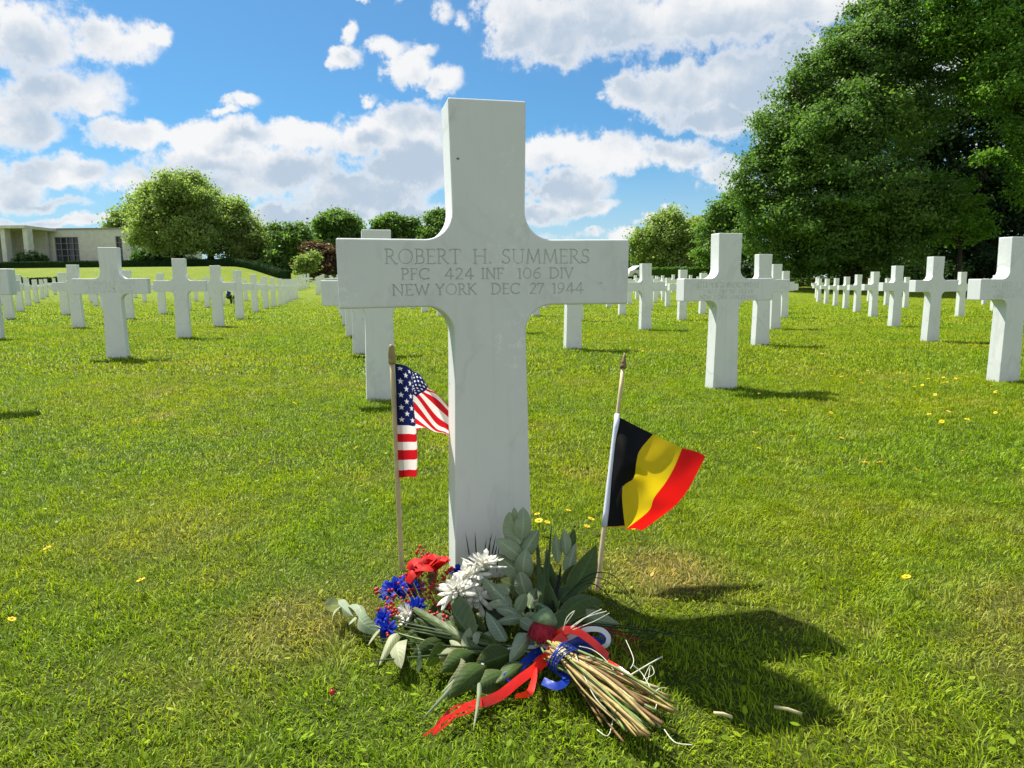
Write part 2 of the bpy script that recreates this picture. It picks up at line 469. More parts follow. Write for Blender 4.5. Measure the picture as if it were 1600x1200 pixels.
def Tn(x, y):
    return (SX*x + SY*y)
def build_grass():
    def ring(y0, y1, dens, l0, l1, w0, w1):
        area = .92*(y1*y1-y0*y0) + 2.0*(y1-y0)
        n = int(area*dens)
        # sample y with density proportional to width
        yy = rng.uniform(y0, y1, n*2); keep = rng.uniform(0, 1, n*2) < (1.84*yy+2.0)/(1.84*y1+2.0)
        yy = yy[keep][:n]; n = len(yy)
        xx = rng.uniform(-1, 1, n)*(.92*yy+1.0)
        L = rng.uniform(l0, l1, n)*(1+.35*(rng.uniform(0, 1, n) > .93)); W = rng.uniform(w0, w1, n)
        # tufty variation
        tu = np.sin(xx*7.3+yy*3.1)*np.sin(yy*9.7-xx*4.2)+.6*np.sin(xx*23+yy*17)*np.sin(yy*29-xx*13)
        L = L*(1+.22*tu)
        return xx, yy, L, W
    parts = [ring(.78, 2.5, 40000, .012, .029, .0012, .0026), ring(2.5, 5.5, 12500, .018, .034, .0024, .0042), ring(5.5, 13, 2600, .026, .044, .0055, .0095), ring(13, 44, 330, .03, .055, .014, .024)]
    q = parts[3]; k = rng.uniform(0, 1, len(q[0])) > ((q[1]-13)/31)**.8; parts[3] = tuple(a[k] for a in q)
    xx = np.concatenate([p[0] for p in parts]); yy = np.concatenate([p[1] for p in parts])
    L = np.concatenate([p[2] for p in parts]); W = np.concatenate([p[3] for p in parts])
    n = len(xx)
    zz = np.array([T(a, b) for a, b in zip(xx, yy)]) - .003
    # trodden, short turf round the near cross
    d = np.hypot((xx+.05)/1.0, (yy-1.55)/.8); L = L*np.clip(.62+.5*d, .62, 1.0)
    az = 2.2*np.sin(xx*17+3*np.sin(yy*11))+2.0*np.sin(yy*19+2.5*np.sin(xx*13))+1.2*np.sin(xx*3.1-yy*2.3)+rng.normal(0, .9, n)
    lean = np.abs(rng.normal(.95, .42, n)).clip(.05, 1.5)
    dx, dy = np.cos(az), np.sin(az)
    # blade faces roughly sideways to its lean
    tw = az + math.pi/2 + rng.normal(0, .5, n)
    sx, sy = np.cos(tw), np.sin(tw)
    b0 = np.stack([xx, yy, zz], 1)
    side = np.stack([sx, sy, np.zeros(n)], 1)*(W/2)[:, None]
    l1 = lean*.6; l2 = lean*1.35
    m = b0 + np.stack([dx*np.sin(l1), dy*np.sin(l1), np.cos(l1)], 1)*(L*.55)[:, None]
    t = m + np.stack([dx*np.sin(l2), dy*np.sin(l2), np.cos(l2)], 1)*(L*.45)[:, None]
    V = np.empty((n, 5, 3))
    V[:, 0] = b0-side; V[:, 1] = b0+side; V[:, 2] = m+side*.85; V[:, 3] = m-side*.85; V[:, 4] = t
    tint = rng.uniform(0, .92, n); straw = rng.uniform(0, 1, n) < .05; tint[straw] = rng.uniform(.93, 1, straw.sum())
    o = np_mesh('grass', V.reshape(-1, 3), 5, [M['grass']], tint, None, [(0, 1, 2, 3), (3, 2, 4)])
    tag(o, 'short mown sunlit lawn grass', kind='stuff')
    # broader weed leaves and clover among the grass
    n = 4200
    yy = rng.uniform(.8, 4.2, n); xx = rng.uniform(-1, 1, n)*(.82*yy+.5)
    kx = np.sin(xx*2.1+1)*np.sin(yy*1.7+.4); keep = rng.uniform(-.6, 1, n) < kx
    xx, yy = xx[keep], yy[keep]; n = len(xx)
    r = rng.uniform(.0025, .0058, n); az = rng.uniform(0, 6.28, n); ti = rng.normal(0, .5, n)
    c = np.stack([xx, yy, Tn(xx, yy)+rng.uniform(.006, .024, n)], 1)
    a = np.stack([np.cos(az)*np.cos(ti), np.sin(az)*np.cos(ti), np.sin(ti)], 1)*r[:, None]*1.5
    b = np.stack([-np.sin(az), np.cos(az), rng.normal(0, .3, n)], 1)*r[:, None]*.7
    V = np.empty((n, 6, 3)); V[:, 0] = c-a; V[:, 1] = c-a*.3+b; V[:, 2] = c+a*.4+b; V[:, 3] = c+a; V[:, 4] = c+a*.4-b; V[:, 5] = c-a*.3-b
    o = np_mesh('clover_leaves', V.reshape(-1, 3), 6, [M['grass']], rng.uniform(.3, .9, n), None, [(0, 1, 2, 3, 4, 5)])
    tag(o, 'small broad weed leaves among the lawn grass', kind='stuff')
build_grass()

# ------------------------------------------------------------------ crosses
TH = .11
def cross_outline(H=1.085, base=-.10, seg=10):
    """half outline, right side, from bottom to top"""
    wb, wl, ww, wt = .0945, .0822, .0818, .0862
    z1, z2, S, r = .6415, .788, .330, .062
    pts = [(wb+.001, base), (wl+.0008, z1-r-.06), (wl, z1-r)]
    for k in range(1, seg+1):
        a = math.pi/2*k/seg
        pts.append((wl + r - r*math.cos(a), z1 - r + r*math.sin(a)))
    pts.append((S, z1-.0015)); pts.append((S+.001, z2+.0015))
    for k in range(0, seg+1):
        a = math.pi/2*(1-k/seg)
        pts.append((ww + r - r*math.cos(a), z2 + r - r*math.sin(a)))
    pts.append((wt, H))
    return pts
def cross_mesh(name, seg=10, bev=.0045, bseg=2, H=1.085):
    half = cross_outline(H, seg=seg)
    loop = half + [(-x, z) for (x, z) in half[::-1]]
    bm = bmesh.new()
    fr = [bm.verts.new((x, 0, z)) for x, z in loop]
    bk = [bm.verts.new((x, TH, z)) for x, z in loop]
    n = len(loop)
    bm.faces.new(fr); bm.faces.new(bk[::-1])
    for i in range(n):
        j = (i+1) % n
        bm.faces.new((fr[j], fr[i], bk[i], bk[j]))
    bm.normal_update()
    ed = []
    for e in bm.edges:
        if e.verts[0].co.z < -.05 and e.verts[1].co.z < -.05: continue
        if len(e.link_faces) == 2 and e.calc_face_angle(0) > .9: ed.append(e)
    bmesh.ops.bevel(bm, geom=ed, offset=bev, segments=bseg, profile=.5, affect='EDGES')
    me = bpy.data.meshes.new(name)
    bmesh.ops.recalc_face_normals(bm, faces=bm.faces)
    bm.to_mesh(me); bm.free()
    me.materials.append(M['marble']); me.materials.append(M['groove'])
    return me

# letters as strokes in a unit-high box: (width, [polyline or arc])
def arc(cx, cy, rx, ry, a0, a1, n=9):
    return [(cx+rx*math.cos(R(a0+(a1-a0)*i/n)), cy+ry*math.sin(R(a0+(a1-a0)*i/n))) for i in range(n+1)]
GL = {
 'A': (.78, [[(.03, 0), (.39, 1)], [(.39, 1), (.75, 0)], [(.17, .36), (.61, .36)], [(-.04, 0), (.12, 0)], [(.66, 0), (.84, 0)]]),
 'B': (.58, [[(.1, 0), (.1, 1)], [(.0, 1), (.28, 1)]+arc(.28, .76, .2, .24, 80, -80)+[(.1, .52)], [(.28, .52)]+arc(.30, .26, .25, .26, 80, -80)+[(.0, 0)]]),
 'C': (.80, [arc(.46, .5, .42, .5, 48, 312, 16), [(.74, .98), (.74, .76)]]),
 'D': (.80, [[(.1, 0), (.1, 1)], [(0, 1), (.3, 1)]+arc(.3, .5, .45, .5, 85, -85, 12)+[(0, 0)]]),
 'E': (.54, [[(.1, 0), (.1, 1)], [(0, 1), (.5, 1), (.5, .88)], [(.1, .52), (.42, .52)], [(0, 0), (.52, 0), (.54, .13)]]),
 'F': (.52, [[(.1, 0), (.1, 1)], [(0, 1), (.5, 1), (.5, .88)], [(.1, .52), (.42, .52)], [(0, 0), (.2, 0)]]),
 'G': (.84, [arc(.46, .5, .42, .5, 48, 300, 16), [(.76, .04), (.76, .42)], [(.62, .42), (.86, .42)]]),
 'H': (.78, [[(.1, 0), (.1, 1)], [(.68, 0), (.68, 1)], [(.1, .52), (.68, .52)], [(0, 0), (.2, 0)], [(0, 1), (.2, 1)], [(.58, 0), (.78, 0)], [(.58, 1), (.78, 1)]]),
 'I': (.22, [[(.11, 0), (.11, 1)], [(.01, 0), (.21, 0)], [(.01, 1), (.21, 1)]]),
 'J': (.30, [[(.18, 1), (.18, .1), (.1, -.1), (0, -.14)], [(.08, 1), (.28, 1)]]),
 'K': (.70, [[(.1, 0), (.1, 1)], [(.62, 1), (.12, .5)], [(.2, .58), (.68, 0)], [(0, 0), (.2, 0)], [(0, 1), (.2, 1)], [(.58, 0), (.76, 0)], [(.54, 1), (.7, 1)]]),
 'L': (.54, [[(.1, 0), (.1, 1)], [(0, 1), (.2, 1)], [(0, 0), (.52, 0), (.54, .15)]]),
 'M': (.96, [[(.08, 0), (.16, 1)], [(.16, 1), (.48, .06)], [(.48, .06), (.80, 1)], [(.80, 1), (.88, 0)], [(0, 0), (.17, 0)], [(.79, 0), (.97, 0)]]),
 'N': (.80, [[(.1, 0), (.1, 1)], [(.1, 1), (.70, .0)], [(.70, 0), (.70, 1)], [(0, 0), (.2, 0)], [(.60, 1), (.80, 1)], [(0, 1), (.12, 1)]]),
 'O': (.92, [arc(.46, .5, .42, .5, 0, 360, 22)]),
 'P': (.54, [[(.1, 0), (.1, 1)], [(0, 1), (.26, 1)]+arc(.26, .74, .24, .26, 80, -80)+[(.1, .48)], [(0, 0), (.2, 0)]]),
 'R': (.66, [[(.1, 0), (.1, 1)], [(0, 1), (.26, 1)]+arc(.26, .75, .23, .25, 80, -80)+[(.1, .5)], [(.26, .5), (.62, 0), (.72, 0)], [(0, 0), (.2, 0)]]),
 'S': (.52, [arc(.27, .74, .2, .25, 35, 250, 9)+arc(.25, .25, .23, .25, 80, -145, 9), [(.44, 1), (.44, .82)], [(.03, .02), (.03, .2)]]),
 'T': (.70, [[(.35, 0), (.35, 1)], [(.02, .86), (.03, 1), (.67, 1), (.68, .86)], [(.25, 0), (.45, 0)]]),
 'U': (.76, [[(.1, 1), (.1, .3)]+arc(.38, .3, .28, .3, 180, 360, 10)+[(.66, 1)], [(0, 1), (.2, 1)], [(.56, 1), (.76, 1)]]),
 'V': (.76, [[(.06, 1), (.38, 0)], [(.38, 0), (.70, 1)], [(-.03, 1), (.16, 1)], [(.61, 1), (.79, 1)]]),
 'W': (1.06, [[(.06, 1), (.30, 0)], [(.30, 0), (.53, .9)], [(.53, .9), (.76, 0)], [(.76, 0), (1.0, 1)], [(-.03, 1), (.15, 1)], [(.92, 1), (1.09, 1)]]),
 'Y': (.70, [[(.04, 1), (.35, .5)], [(.66, 1), (.35, .5)], [(.35, .5), (.35, 0)], [(-.04, 1), (.13, 1)], [(.57, 1), (.74, 1)], [(.25, 0), (.45, 0)]]),
 '.': (.14, [[(.03, .03), (.11, .03)], [(.07, -.01), (.07, .07)]]),
 '0': (.66, [arc(.33, .5, .29, .5, 0, 360, 18)]),
 '1': (.26, [[(.15, 0), (.15, 1), (.03, .9)], [(.05, 0), (.25, 0)]]),
 '2': (.56, [arc(.27, .74, .22, .26, 160, -30, 9)+[(.04, 0)], [(.04, 0), (.55, 0)]]),
 '3': (.52, [arc(.24, .75, .2, .25, 150, -80, 9), arc(.24, .26, .24, .26, 85, -150, 9)]),
 '4': (.62, [[(.44, 0), (.44, 1)], [(.44, 1), (.02, .28), (.62, .28)]]),
 '5': (.52, [[(.48, 1), (.14, 1), (.1, .56)]+arc(.22, .29, .26, .29, 100, -150, 9)]),
 '6': (.58, [arc(.30, .30, .25, .30, 0, 360, 14), [(.52, .99)]+arc(.52, .35, .46, .62, 100, 175, 8)]),
 '7': (.54, [[(.03, .86), (.03, 1), (.54, 1), (.18, 0)]]),
 '8': (.54, [arc(.27, .75, .2, .25, 0, 360, 14), arc(.27, .26, .24, .26, 0, 360, 14)]),
 '9': (.58, [arc(.28, .70, .25, .30, 0, 360, 14), [(.06, .01)]+arc(.06, .65, .46, .62, -80, -5, 8)]),
}
def letter_cutter(words, depth, wid):
    """words: (text,u0,u1,z0,z1) on the face plane y=0 of the cross. V-shaped cutting prisms."""
    b = MB()
    k = 0
    for (t, u0, u1, z0, z1) in words:
        hgt = z1-z0
        adv = [GL[ch][0] for ch in t]
        gap = .13
        tot = sum(adv) + gap*(len(t)-1)
        sx = (u1-u0)/tot
        x = 0
        for ch, a in zip(t, adv):
            for st in GL[ch][1]:
                k += 1
                jit = 1e-5*((k*7) % 13)
                P = [Vector((u0+(x+p[0])*sx, z0+p[1]*hgt, 0)) for p in st]
                # heavier on uprights and right-leaning diagonals, as in Roman capitals
                dvec = P[-1]-P[0]
                w = wid*(.72 if abs(dvec.y) < .25*hgt else 1.0)
                dd = depth*(w/wid) + jit
                n = len(P)
                closed = (P[0]-P[-1]).length < 1e-6
                if closed: P = P[:-1]; n = len(P)
                vs = []
                for i in range(n):
                    if closed: d = P[(i+1) % n]-P[(i-1) % n]
                    else: d = P[min(i+1, n-1)]-P[max(i-1, 0)]
                    d.normalize(); nn = Vector((-d.y, d.x, 0))
                    p = P[i].copy()
                    if not closed and i == 0: p -= d*w*.25
                    if not closed and i == n-1: p += d*w*.25
                    ex = w*.5*(1+.002/depth*.4)
                    L = p+nn*ex; Q = p-nn*ex
                    vs += [(L.x, -.0008-jit, L.y), (Q.x, -.0008-jit, Q.y), (p.x, dd, p.y)]
                fs = []
                rngi = range(n if closed else n-1)
                for i in rngi:
                    j = (i+1) % n
                    A, B = i*3, j*3
                    fs += [(A, A+1, B+1, B), (A+1, A+2, B+2, B+1), (A+2, A, B, B+2)]
                if not closed: fs += [(0, 2, 1), ((n-1)*3, (n-1)*3+1, (n-1)*3+2)]
                b.add(vs, fs, 1)
            x += a+gap
    me = bpy.data.meshes.new('cutter')
    me.from_pydata(b.v, [], b.f)
    me.materials.append(M['marble']); me.materials.append(M['groove'])
    me.polygons.foreach_set('material_index', [1]*len(b.f))
    bm = bmesh.new(); bm.from_mesh(me); bmesh.ops.recalc_face_normals(bm, faces=bm.faces); bm.to_mesh(me); bm.free()
    return me
def carve(me, words, depth, wid):
    a = bpy.data.objects.new('tmp_a', me); b = bpy.data.objects.new('tmp_b', letter_cutter(words, depth, wid))
    COL.objects.link(a); COL.objects.link(b)
    md = a.modifiers.new('cut', 'BOOLEAN'); md.operation = 'DIFFERENCE'; md.object = b
    md.solver = 'EXACT'; md.use_self = True
    dg = bpy.context.evaluated_depsgraph_get(); dg.update()
    out = bpy.data.meshes.new_from_object(a.evaluated_get(dg), preserve_all_data_layers=True, depsgraph=dg)
    bpy.data.objects.remove(a); bpy.data.objects.remove(b)
    return out

MX, MY, MPSI = -.0464, 1.588, .2289
def face_uv(px, py):
    """pixel -> (u,z) on the main cross's front plane, z above its foot"""
    n = Vector((math.sin(MPSI), -math.cos(MPSI), 0)); d = ray(px, py)
    t = (Vector((MX, MY, 0))-EYE).dot(n)/d.dot(n)
    p = EYE+d*t
    return (p.x-MX)*math.cos(MPSI)+(p.y-MY)*math.sin(MPSI), p.z-T(MX, MY)
def zoomw(t, x0, x1, y0, y1):
    k = 480/1600
    a = face_uv(520+x0*k, 340+y1*k); b = face_uv(520+x1*k, 340+y0*k)
    return (t, a[0], b[0], a[1], b[1])
words = [zoomw('ROBERT', 274, 666, 166, 240), zoomw('H.', 733, 825, 166, 240), zoomw('SUMMERS', 882, 1336, 166, 239),
         zoomw('PFC', 359, 503, 266, 323), zoomw('424', 584, 732, 265, 320), zoomw('INF', 776, 888, 264, 319), zoomw('106', 965, 1082, 263, 318), zoomw('DIV', 1130, 1252, 262, 318),
         zoomw('NEW', 311, 503, 348, 404), zoomw('YORK', 537, 746, 346, 403), zoomw('DEC', 827, 974, 343, 399), zoomw('27', 1027, 1097, 342, 397), zoomw('1944', 1145, 1304, 340, 396)]
# one baseline per line
def level(ws):
    z0 = sum(w[3] for w in ws)/len(ws); z1 = sum(w[4] for w in ws)/len(ws)
    return [(w[0], w[1], w[2], z0, z1) for w in ws]
words = level(words[:3]) + level(words[3:8]) + level(words[8:])
main_me = carve(cross_mesh('marble_cross', 16, .0045, 3), words, .0030, .0038)
mc = link_mesh('marble_cross', main_me)
mc.location = (MX, MY, T(MX, MY)); mc.rotation_euler.z = MPSI
tag(mc, 'large white marble grave cross in the foreground with three engraved lines, flowers at its foot', 'grave cross', 'white marble grave crosses')

def line(t, u0, u1, z0, z1):
    ws = t.split(' ')
    tot = sum(sum(GL[c][0] for c in w)+.13*(len(w)-1) for w in ws) + .55*(len(ws)-1)
    x = u0; k = (u1-u0)/tot; out = []
    for w in ws:
        a = (sum(GL[c][0] for c in w)+.13*(len(w)-1))*k
        out.append((w, x, x+a, z0, z1)); x += a+.55*k
    return out
plain = cross_mesh('marble_cross', 7, .0045, 2)
def lettered(l1, l2, l3):
    ws = line(l1, -.235, .225, .728, .762) + line(l2, -.195, .185, .690, .716) + line(l3, -.215, .215, .652, .678)
    return carve(cross_mesh('marble_cross', 8, .0045, 2), ws, .0028, .0036)
me_left = lettered('LEONARD J. ROHNICK', 'S SGT 318 INF 80 DIV', 'ILLINOIS FEB 26 1945')
me_mid = lettered('STEPHEN G. ANDROMIDAS', 'T SGT 289 INF 75 DIV', 'NEW YORK JAN 15 1945')
me_right = lettered('GEORGE F. COLLINS', 'PFC 22 INF 4 DIV', 'MASSACHUSETTS DEC 1 1944')

LA = [-.0485, 2.28859, -.76699, -.00251, .00774, -.00413, 1.59756, .40881, 2.8463, .02879, .00395, .03757]
def lat(i, j):
    return (LA[0]+LA[1]*i+LA[2]*j+LA[3]*i*j+LA[4]*i*i+LA[5]*j*j, LA[6]+LA[7]*i+LA[8]*j+LA[9]*i*j+LA[10]*i*i+LA[11]*j*j)
SEEN = {(0,1):(597,626),(0,2):(566,554),(0,3):(551,526),(0,4):(543,508),(0,5):(537,496),(0,6):(533,487),(0,7):(529.5,480),(0,8):(526.5,474),
(-1,2):(182.5,560),(-1,3):(286.5,528.5),(-1,4):(341.6,510.7),(-1,5):(374.7,498),(-1,6):(398.7,487.4),(-1,7):(415.3,482.3),(-1,8):(427.5,479.3),(-1,9):(438.7,476.8),(-1,10):(446.5,474),(-1,11):(452.5,471),(-1,12):(458,468.5),(-1,13):(463,466.5),
(-2,3):(4-13,530),(-2,4):(121.3,512.5),(-2,5):(202,498.5),(-3,5):(14,498.5),(-3,6):(100.5,489),(-2,6):(254.5,488),
(1,1):(1133,608),(2,1):(1577,597),(1,2):(897,546),(2,2):(1191,540),(3,2):(1457.5,534),
(2,3):(1010,516),(3,3):(1212,514.5),(4,3):(1400,510.5),(3,4):(1067,500),(2,4):(905,501.5),(4,4):(1226,496.5),(5,4):(1366,495),(6,4):(1502,494.5),
(6,5):(1340.5,487.5),(7,6):(1322.5,482),(8,7):(1306.5,477.8),(9,8):(1292,474.5),(10,9):(1280,472),(8,6):(1416,481),(9,7):(1386,477),(11,7):(1539,475.7),(8,5):(1555,486),
(1,5):(689,494),(1,6):(664,485),(2,5):(838,494),(5,7):(1044,479),(5,8):(984,475.5),(6,9):(1024,472.5),(7,10):(1037,469.5),(7,11):(996,467.3),(4,5):(1099,491),(6,8):(1074,474.5),(7,9):(1086,471.5),
(-4,7):(30.5,483),(-4,8):(44,478),(-3,7):(162,482)}
FARX = [(468,453.5),(472.5,452),(477,450.6),(482,449.2),(496,460),(499,457.2),(502.5,454),(506,451),(520,460),(517.5,455),
        (1026,460),(1035.5,459),(1052,456.5),(993,457.5),(55.5,471),(66,467),(86,460.5),(73,464),(1079,458),(1105,457)]
ORD = ['', 'first', 'second', 'third', 'fourth', 'fifth', 'sixth', 'seventh', 'eighth', 'ninth', 'tenth', 'eleventh', 'twelfth', 'thirteenth', 'fourteenth', 'fifteenth']
G_CR = 'white marble grave crosses'
placed = [(MX, MY)]
def put_cross(x, y, label, me=plain, dz=0, drz=0, rz=None):
    o = link_mesh('marble_cross', me)
    o.location = (x, y, T(x, y)-.002+dz)
    o.rotation_euler = (random.gauss(0, .004), random.gauss(0, .004), (.235+random.gauss(0, .015) if rz is None else rz))
    tag(o, label, 'grave cross', G_CR)
    placed.append((x, y))
    return o
LINE = {0: 'in the line behind the large cross', -1: 'in the left line receding to the purple tree',
        -2: 'in the second line from it below the building', -3: 'in the left-hand line below the portico'}
for (i, j), (px, py) in SEEN.items():
    p = gnd(px, py)
    # front face centre sits at the measured foot
    me = plain
    if (i, j) == (-1, 2):
        me, lb = me_left, 'white marble cross with faint engraved lines, tallest on the left before the stone building'
    elif (i, j) == (1, 1):
        me, lb = me_mid, 'large white marble cross with faint engraved lines, right of the black yellow red flag'
    elif (i, j) == (2, 1):
        me, lb = me_right, 'large white marble cross cut off by the right edge of the photo'
    elif (i, j) == (0, 1):
        lb = 'plain white marble cross half hidden behind the left arm of the large cross'
    elif (i, j) == (1, 2):
        lb = 'white marble cross whose shaft shows just under the right arm of the large cross'
    elif (i, j) == (3, 2):
        lb = 'tall white marble cross before the dark trees, left of the one cut by the edge'
    elif i in LINE and j <= 9:
        lb = 'white marble cross, %s from the front %s' % (ORD[j if i == 0 else j-1 if i == -1 else j-2 if i == -2 else j-4], LINE[i])
    elif i - j == 1 and j >= 3:
        lb = 'white marble cross, %s from the front in the slanting line before the dark trees' % ORD[j-1]
    elif i == j:
        lb = 'white marble cross, %s in the line directly behind the lettered cross right of the flag' % ORD[j-1]
    elif (i, j) == (2, 3): lb = 'white marble cross standing just right of the end of the large cross right arm'
    elif (i, j) == (3, 4): lb = 'white marble cross partly hidden behind left arm of the lettered cross near the flag'
    elif (i, j) == (6, 4): lb = 'white marble cross at the right, behind the arm of the tall cross before the trees'
    elif (i, j) == (8, 6): lb = 'small white marble cross peeping from behind the second slanting-line cross on the right'
    elif (i, j) == (9, 7): lb = 'small white marble cross showing between the second and third slanting-line crosses'
    elif (i, j) == (11, 7): lb = 'small white marble cross shaft under the arm of the right edge cross, farther one'
    elif (i, j) == (8, 5): lb = 'small white marble cross shaft under the arm of the right edge cross, nearer one'
    elif 0 < i <= 2: lb = 'white marble cross mostly hidden behind the large cross, only its foot showing'
    elif i < 0: lb = 'distant white marble cross low in the far left rows below the hedge'
    else: lb = 'distant white marble cross in the middle rows before the clipped hedge'
    put_cross(p.x, p.y, lb, me, {(0, 1): -.058, (1, 1): -.040, (2, 1): -.036, (-1, 2): -.012}.get((i, j), 0), rz={(1, 1): .25, (2, 1): .25, (-1, 2): .215}.get((i, j)))
for (px, py) in FARX:
    p = gnd(px, py)
    put_cross(p.x, p.y, 'distant white marble cross low in the far left rows below the hedge' if px < 200 else
              'tiny far white marble cross beyond the path near the purple tree' if px < 600 else 'distant white marble cross in the middle rows before the clipped hedge')
x, y = lat(-1, 1); put_cross(x-.1, y-.05, 'white marble cross just outside the left edge, only its shadow on the grass in view')
for j in range(3, 14):
    for i in range(-9, 13):
        x, y = lat(i, j)
        if i > 0 and j > 9 and i > 8: continue
        if i >= 11 and j >= 8: continue
        if i >= 0 and j > 11: continue
        if i == 0: continue
        px = 800 + F_PX*x/y
        if px < -70 or px > 1640: continue
        if i == -1 and j > 9: continue
        if any((x-a)**2 + (y-b)**2 < 2.3 for a, b in placed): continue
        put_cross(x, y, 'distant white marble cross low in the far left rows below the hedge' if i < 0 else
                  'distant white marble cross in the middle rows before the clipped hedge' if i <= 8 else
                  'small white marble cross hidden among the rows before the dark trees')
print('crosses', len(placed))
# ------------------------------------------------------------------ trees
def crown_arrays(lobes, nleaf, size, clump, flat=.6, shell=.55, droop=0.0, ncf=6.5, twigs=0):
    """leaf quads spread in clumps through ellipsoid lobes. lobes: (centre, rx, ry, rz)"""
    extra = []
    for (c, rx, ry, rz) in lobes:
        for _ in range(twigs):
            a = rng.uniform(-.5, math.pi+.5); e = rng.uniform(-1, 1); q = rng.uniform(.20, .40)
            o = np.array([math.cos(a)*rx*(1-.3*abs(e)), e*ry*.7, math.sin(a)*rz])*rng.uniform(.82, 1.08)
            extra.append((tuple(np.array(c)+o), rx*q*1.2, ry*q, rz*q*rng.uniform(.6, 1.1)))
    lobes = list(lobes)+extra
    vol = np.array([(l[1]*l[2]*l[3])**(2/3) for l in lobes]); vol = vol/vol.sum()
    Vs, Ts = [], []
    for (c, rx, ry, rz), w in zip(lobes, vol):
        n = int(nleaf*w)
        rm = (rx*ry*rz)**(1/3)
        cr_ = clump
        nc = max(10, int(ncf*(rm/cr_)**2))
        d = rng.normal(0, 1, (nc, 3)); d /= np.linalg.norm(d, axis=1)[:, None]
        rad = shell + (1.12-shell)*rng.uniform(0, 1, nc)**.9
        inner = rng.uniform(0, 1, nc) < .15
        rad[inner] = rng.uniform(.25, shell, inner.sum())
        cc = np.array(c) + d*rad[:, None]*np.array([rx, ry, rz])
        ct = np.clip(rng.uniform(0, 1, nc)*.7+rng.uniform(0, .3), 0, 1)
        cs = cr_*rng.uniform(.55, 1.35, nc)
        which = rng.integers(0, nc, n)
        off = rng.normal(0, .5, (n, 3))*np.array([1, 1, flat])*(1+.3*(rng.uniform(0, 1, (n, 1)) > .8))
        pos = cc[which] + off*cs[which][:, None]
        outw = d[which]
        nrm = rng.normal(0, .6, (n, 3)) + outw*.35 + np.array([0, 0, .6])
        nrm /= np.linalg.norm(nrm, axis=1)[:, None]
        a = rng.normal(0, 1, (n, 3)); a[:, 2] -= droop*2
        a -= nrm*(a*nrm).sum(1)[:, None]; a /= np.linalg.norm(a, axis=1)[:, None]
        b = np.cross(nrm, a)
        s = size*rng.uniform(.6, 1.3, n)
        A = a*(s*.5)[:, None]; B = b*(s*.30)[:, None]
        V = np.empty((n, 4, 3)); V[:, 0] = pos-A; V[:, 1] = pos+B; V[:, 2] = pos+A; V[:, 3] = pos-B
        Vs.append(V); Ts.append(np.clip(ct[which]*.65+rng.uniform(0, .35, n), 0, 1))
    return np.concatenate(Vs), np.concatenate(Ts)
def tree(name, label, base, Y, lobes, mat, nleaf, size, clump, trunk_r, fork, group=None, flat=.6, shell=.55, droop=0, cat='tree', lean=0, sub=2):
    """base: pixel x of the foot; lobes in pixels (px,py,rx,ry,dY) at distance Y"""
    k = Y/F_PX
    fx = at(base, 440, Y).x
    ft = Vector((fx, Y, T(fx, Y)))
    root = empty(name, ft, 0, label, cat, group)
    L = []
    for (px, py, rx, ry, dY) in lobes:
        kk = (Y+dY)/F_PX
        p = at(px, py, Y+dY) - ft
        L.append((tuple(p), rx*kk, (rx+ry)*.5*kk, ry*kk))
    V, t = crown_arrays(L, nleaf, size, clump, flat, shell, droop, 6.5, 3)
    np_mesh('crown', V.reshape(-1, 3), 4, [mat], t, root, [(0, 1, 2, 3)])
    b = MB()
    top = Vector((sum(l[0][0] for l in L)/len(L), sum(l[0][1] for l in L)/len(L), sum(l[0][2] for l in L)/len(L)+.25*(max(l[0][2] for l in L)-sum(l[0][2] for l in L)/len(L))))
    fk = Vector((lean, 0, fork))
    b.tube(spline([(0, 0, -.2), (lean*.3, 0, fork*.45), fk, fk*.4+top*.6, top], 10), [trunk_r*(1.35-.0*i) if i == 0 else trunk_r*max(.12, 1-i*.09) for i in range(11)], 8)
    for l in L:
        c = Vector(l[0])
        st = fk + (top-fk)*random.uniform(0, .35)
        mid = st*.5+c*.5 + Vector((random.uniform(-.1, .1)*l[1], random.uniform(-.1, .1)*l[1], random.uniform(-.05, .15)*l[3]))
        b.tube(spline([st, mid, c], 7), [trunk_r*.5*(1-.1*i) for i in range(8)], 6)
        for q in range(sub):
            e = c + Vector((random.uniform(-.75, .75)*l[1], random.uniform(-.75, .75)*l[2], random.uniform(-.3, .8)*l[3]))
            b.tube(spline([mid, mid*.4+c*.3+e*.3, e], 5), [trunk_r*.26*(1-.15*i) for i in range(6)], 5)
    b.build('trunk', M['bark'], root)
    return root
GT = 'trees round the cemetery lawn'
# left: the broad willows by the stone building
tree('willow_tree', 'broad pale green willow with a dark trunk beside the stone building, tallest on the left', 281, 88,
     [(272, 335, 44, 40, 0), (240, 322, 28, 24, 2), (300, 318, 34, 28, 0), (268, 300, 26, 20, -2), (318, 342, 24, 34, -1), (240, 356, 26, 26, -2), (292, 372, 36, 22, -3), (256, 296, 16, 13, 0), (298, 286, 16, 13, 1), (222, 338, 16, 18, 1), (322, 300, 12, 12, 2), (234, 300, 12, 10, 0), (252, 376, 20, 16, -2), (222, 370, 14, 14, -1), (278, 284, 12, 10, 0)],
     M['willow'], 85000, .33, .95, .75, 3.6, GT, .8, .5, .5, sub=4)
tree('willow_tree', 'yellow green drooping willow right of the tallest willow on the left', 332, 92,
     [(358, 346, 26, 28, 0), (378, 366, 26, 28, 0), (345, 328, 20, 16, 1), (394, 385, 18, 22, -1), (350, 384, 26, 18, -2), (368, 328, 14, 12, 0), (335, 362, 16, 22, 0)],
     M['willow'], 42000, .33, .95, .5, 3.4, GT, .8, .5, .6)
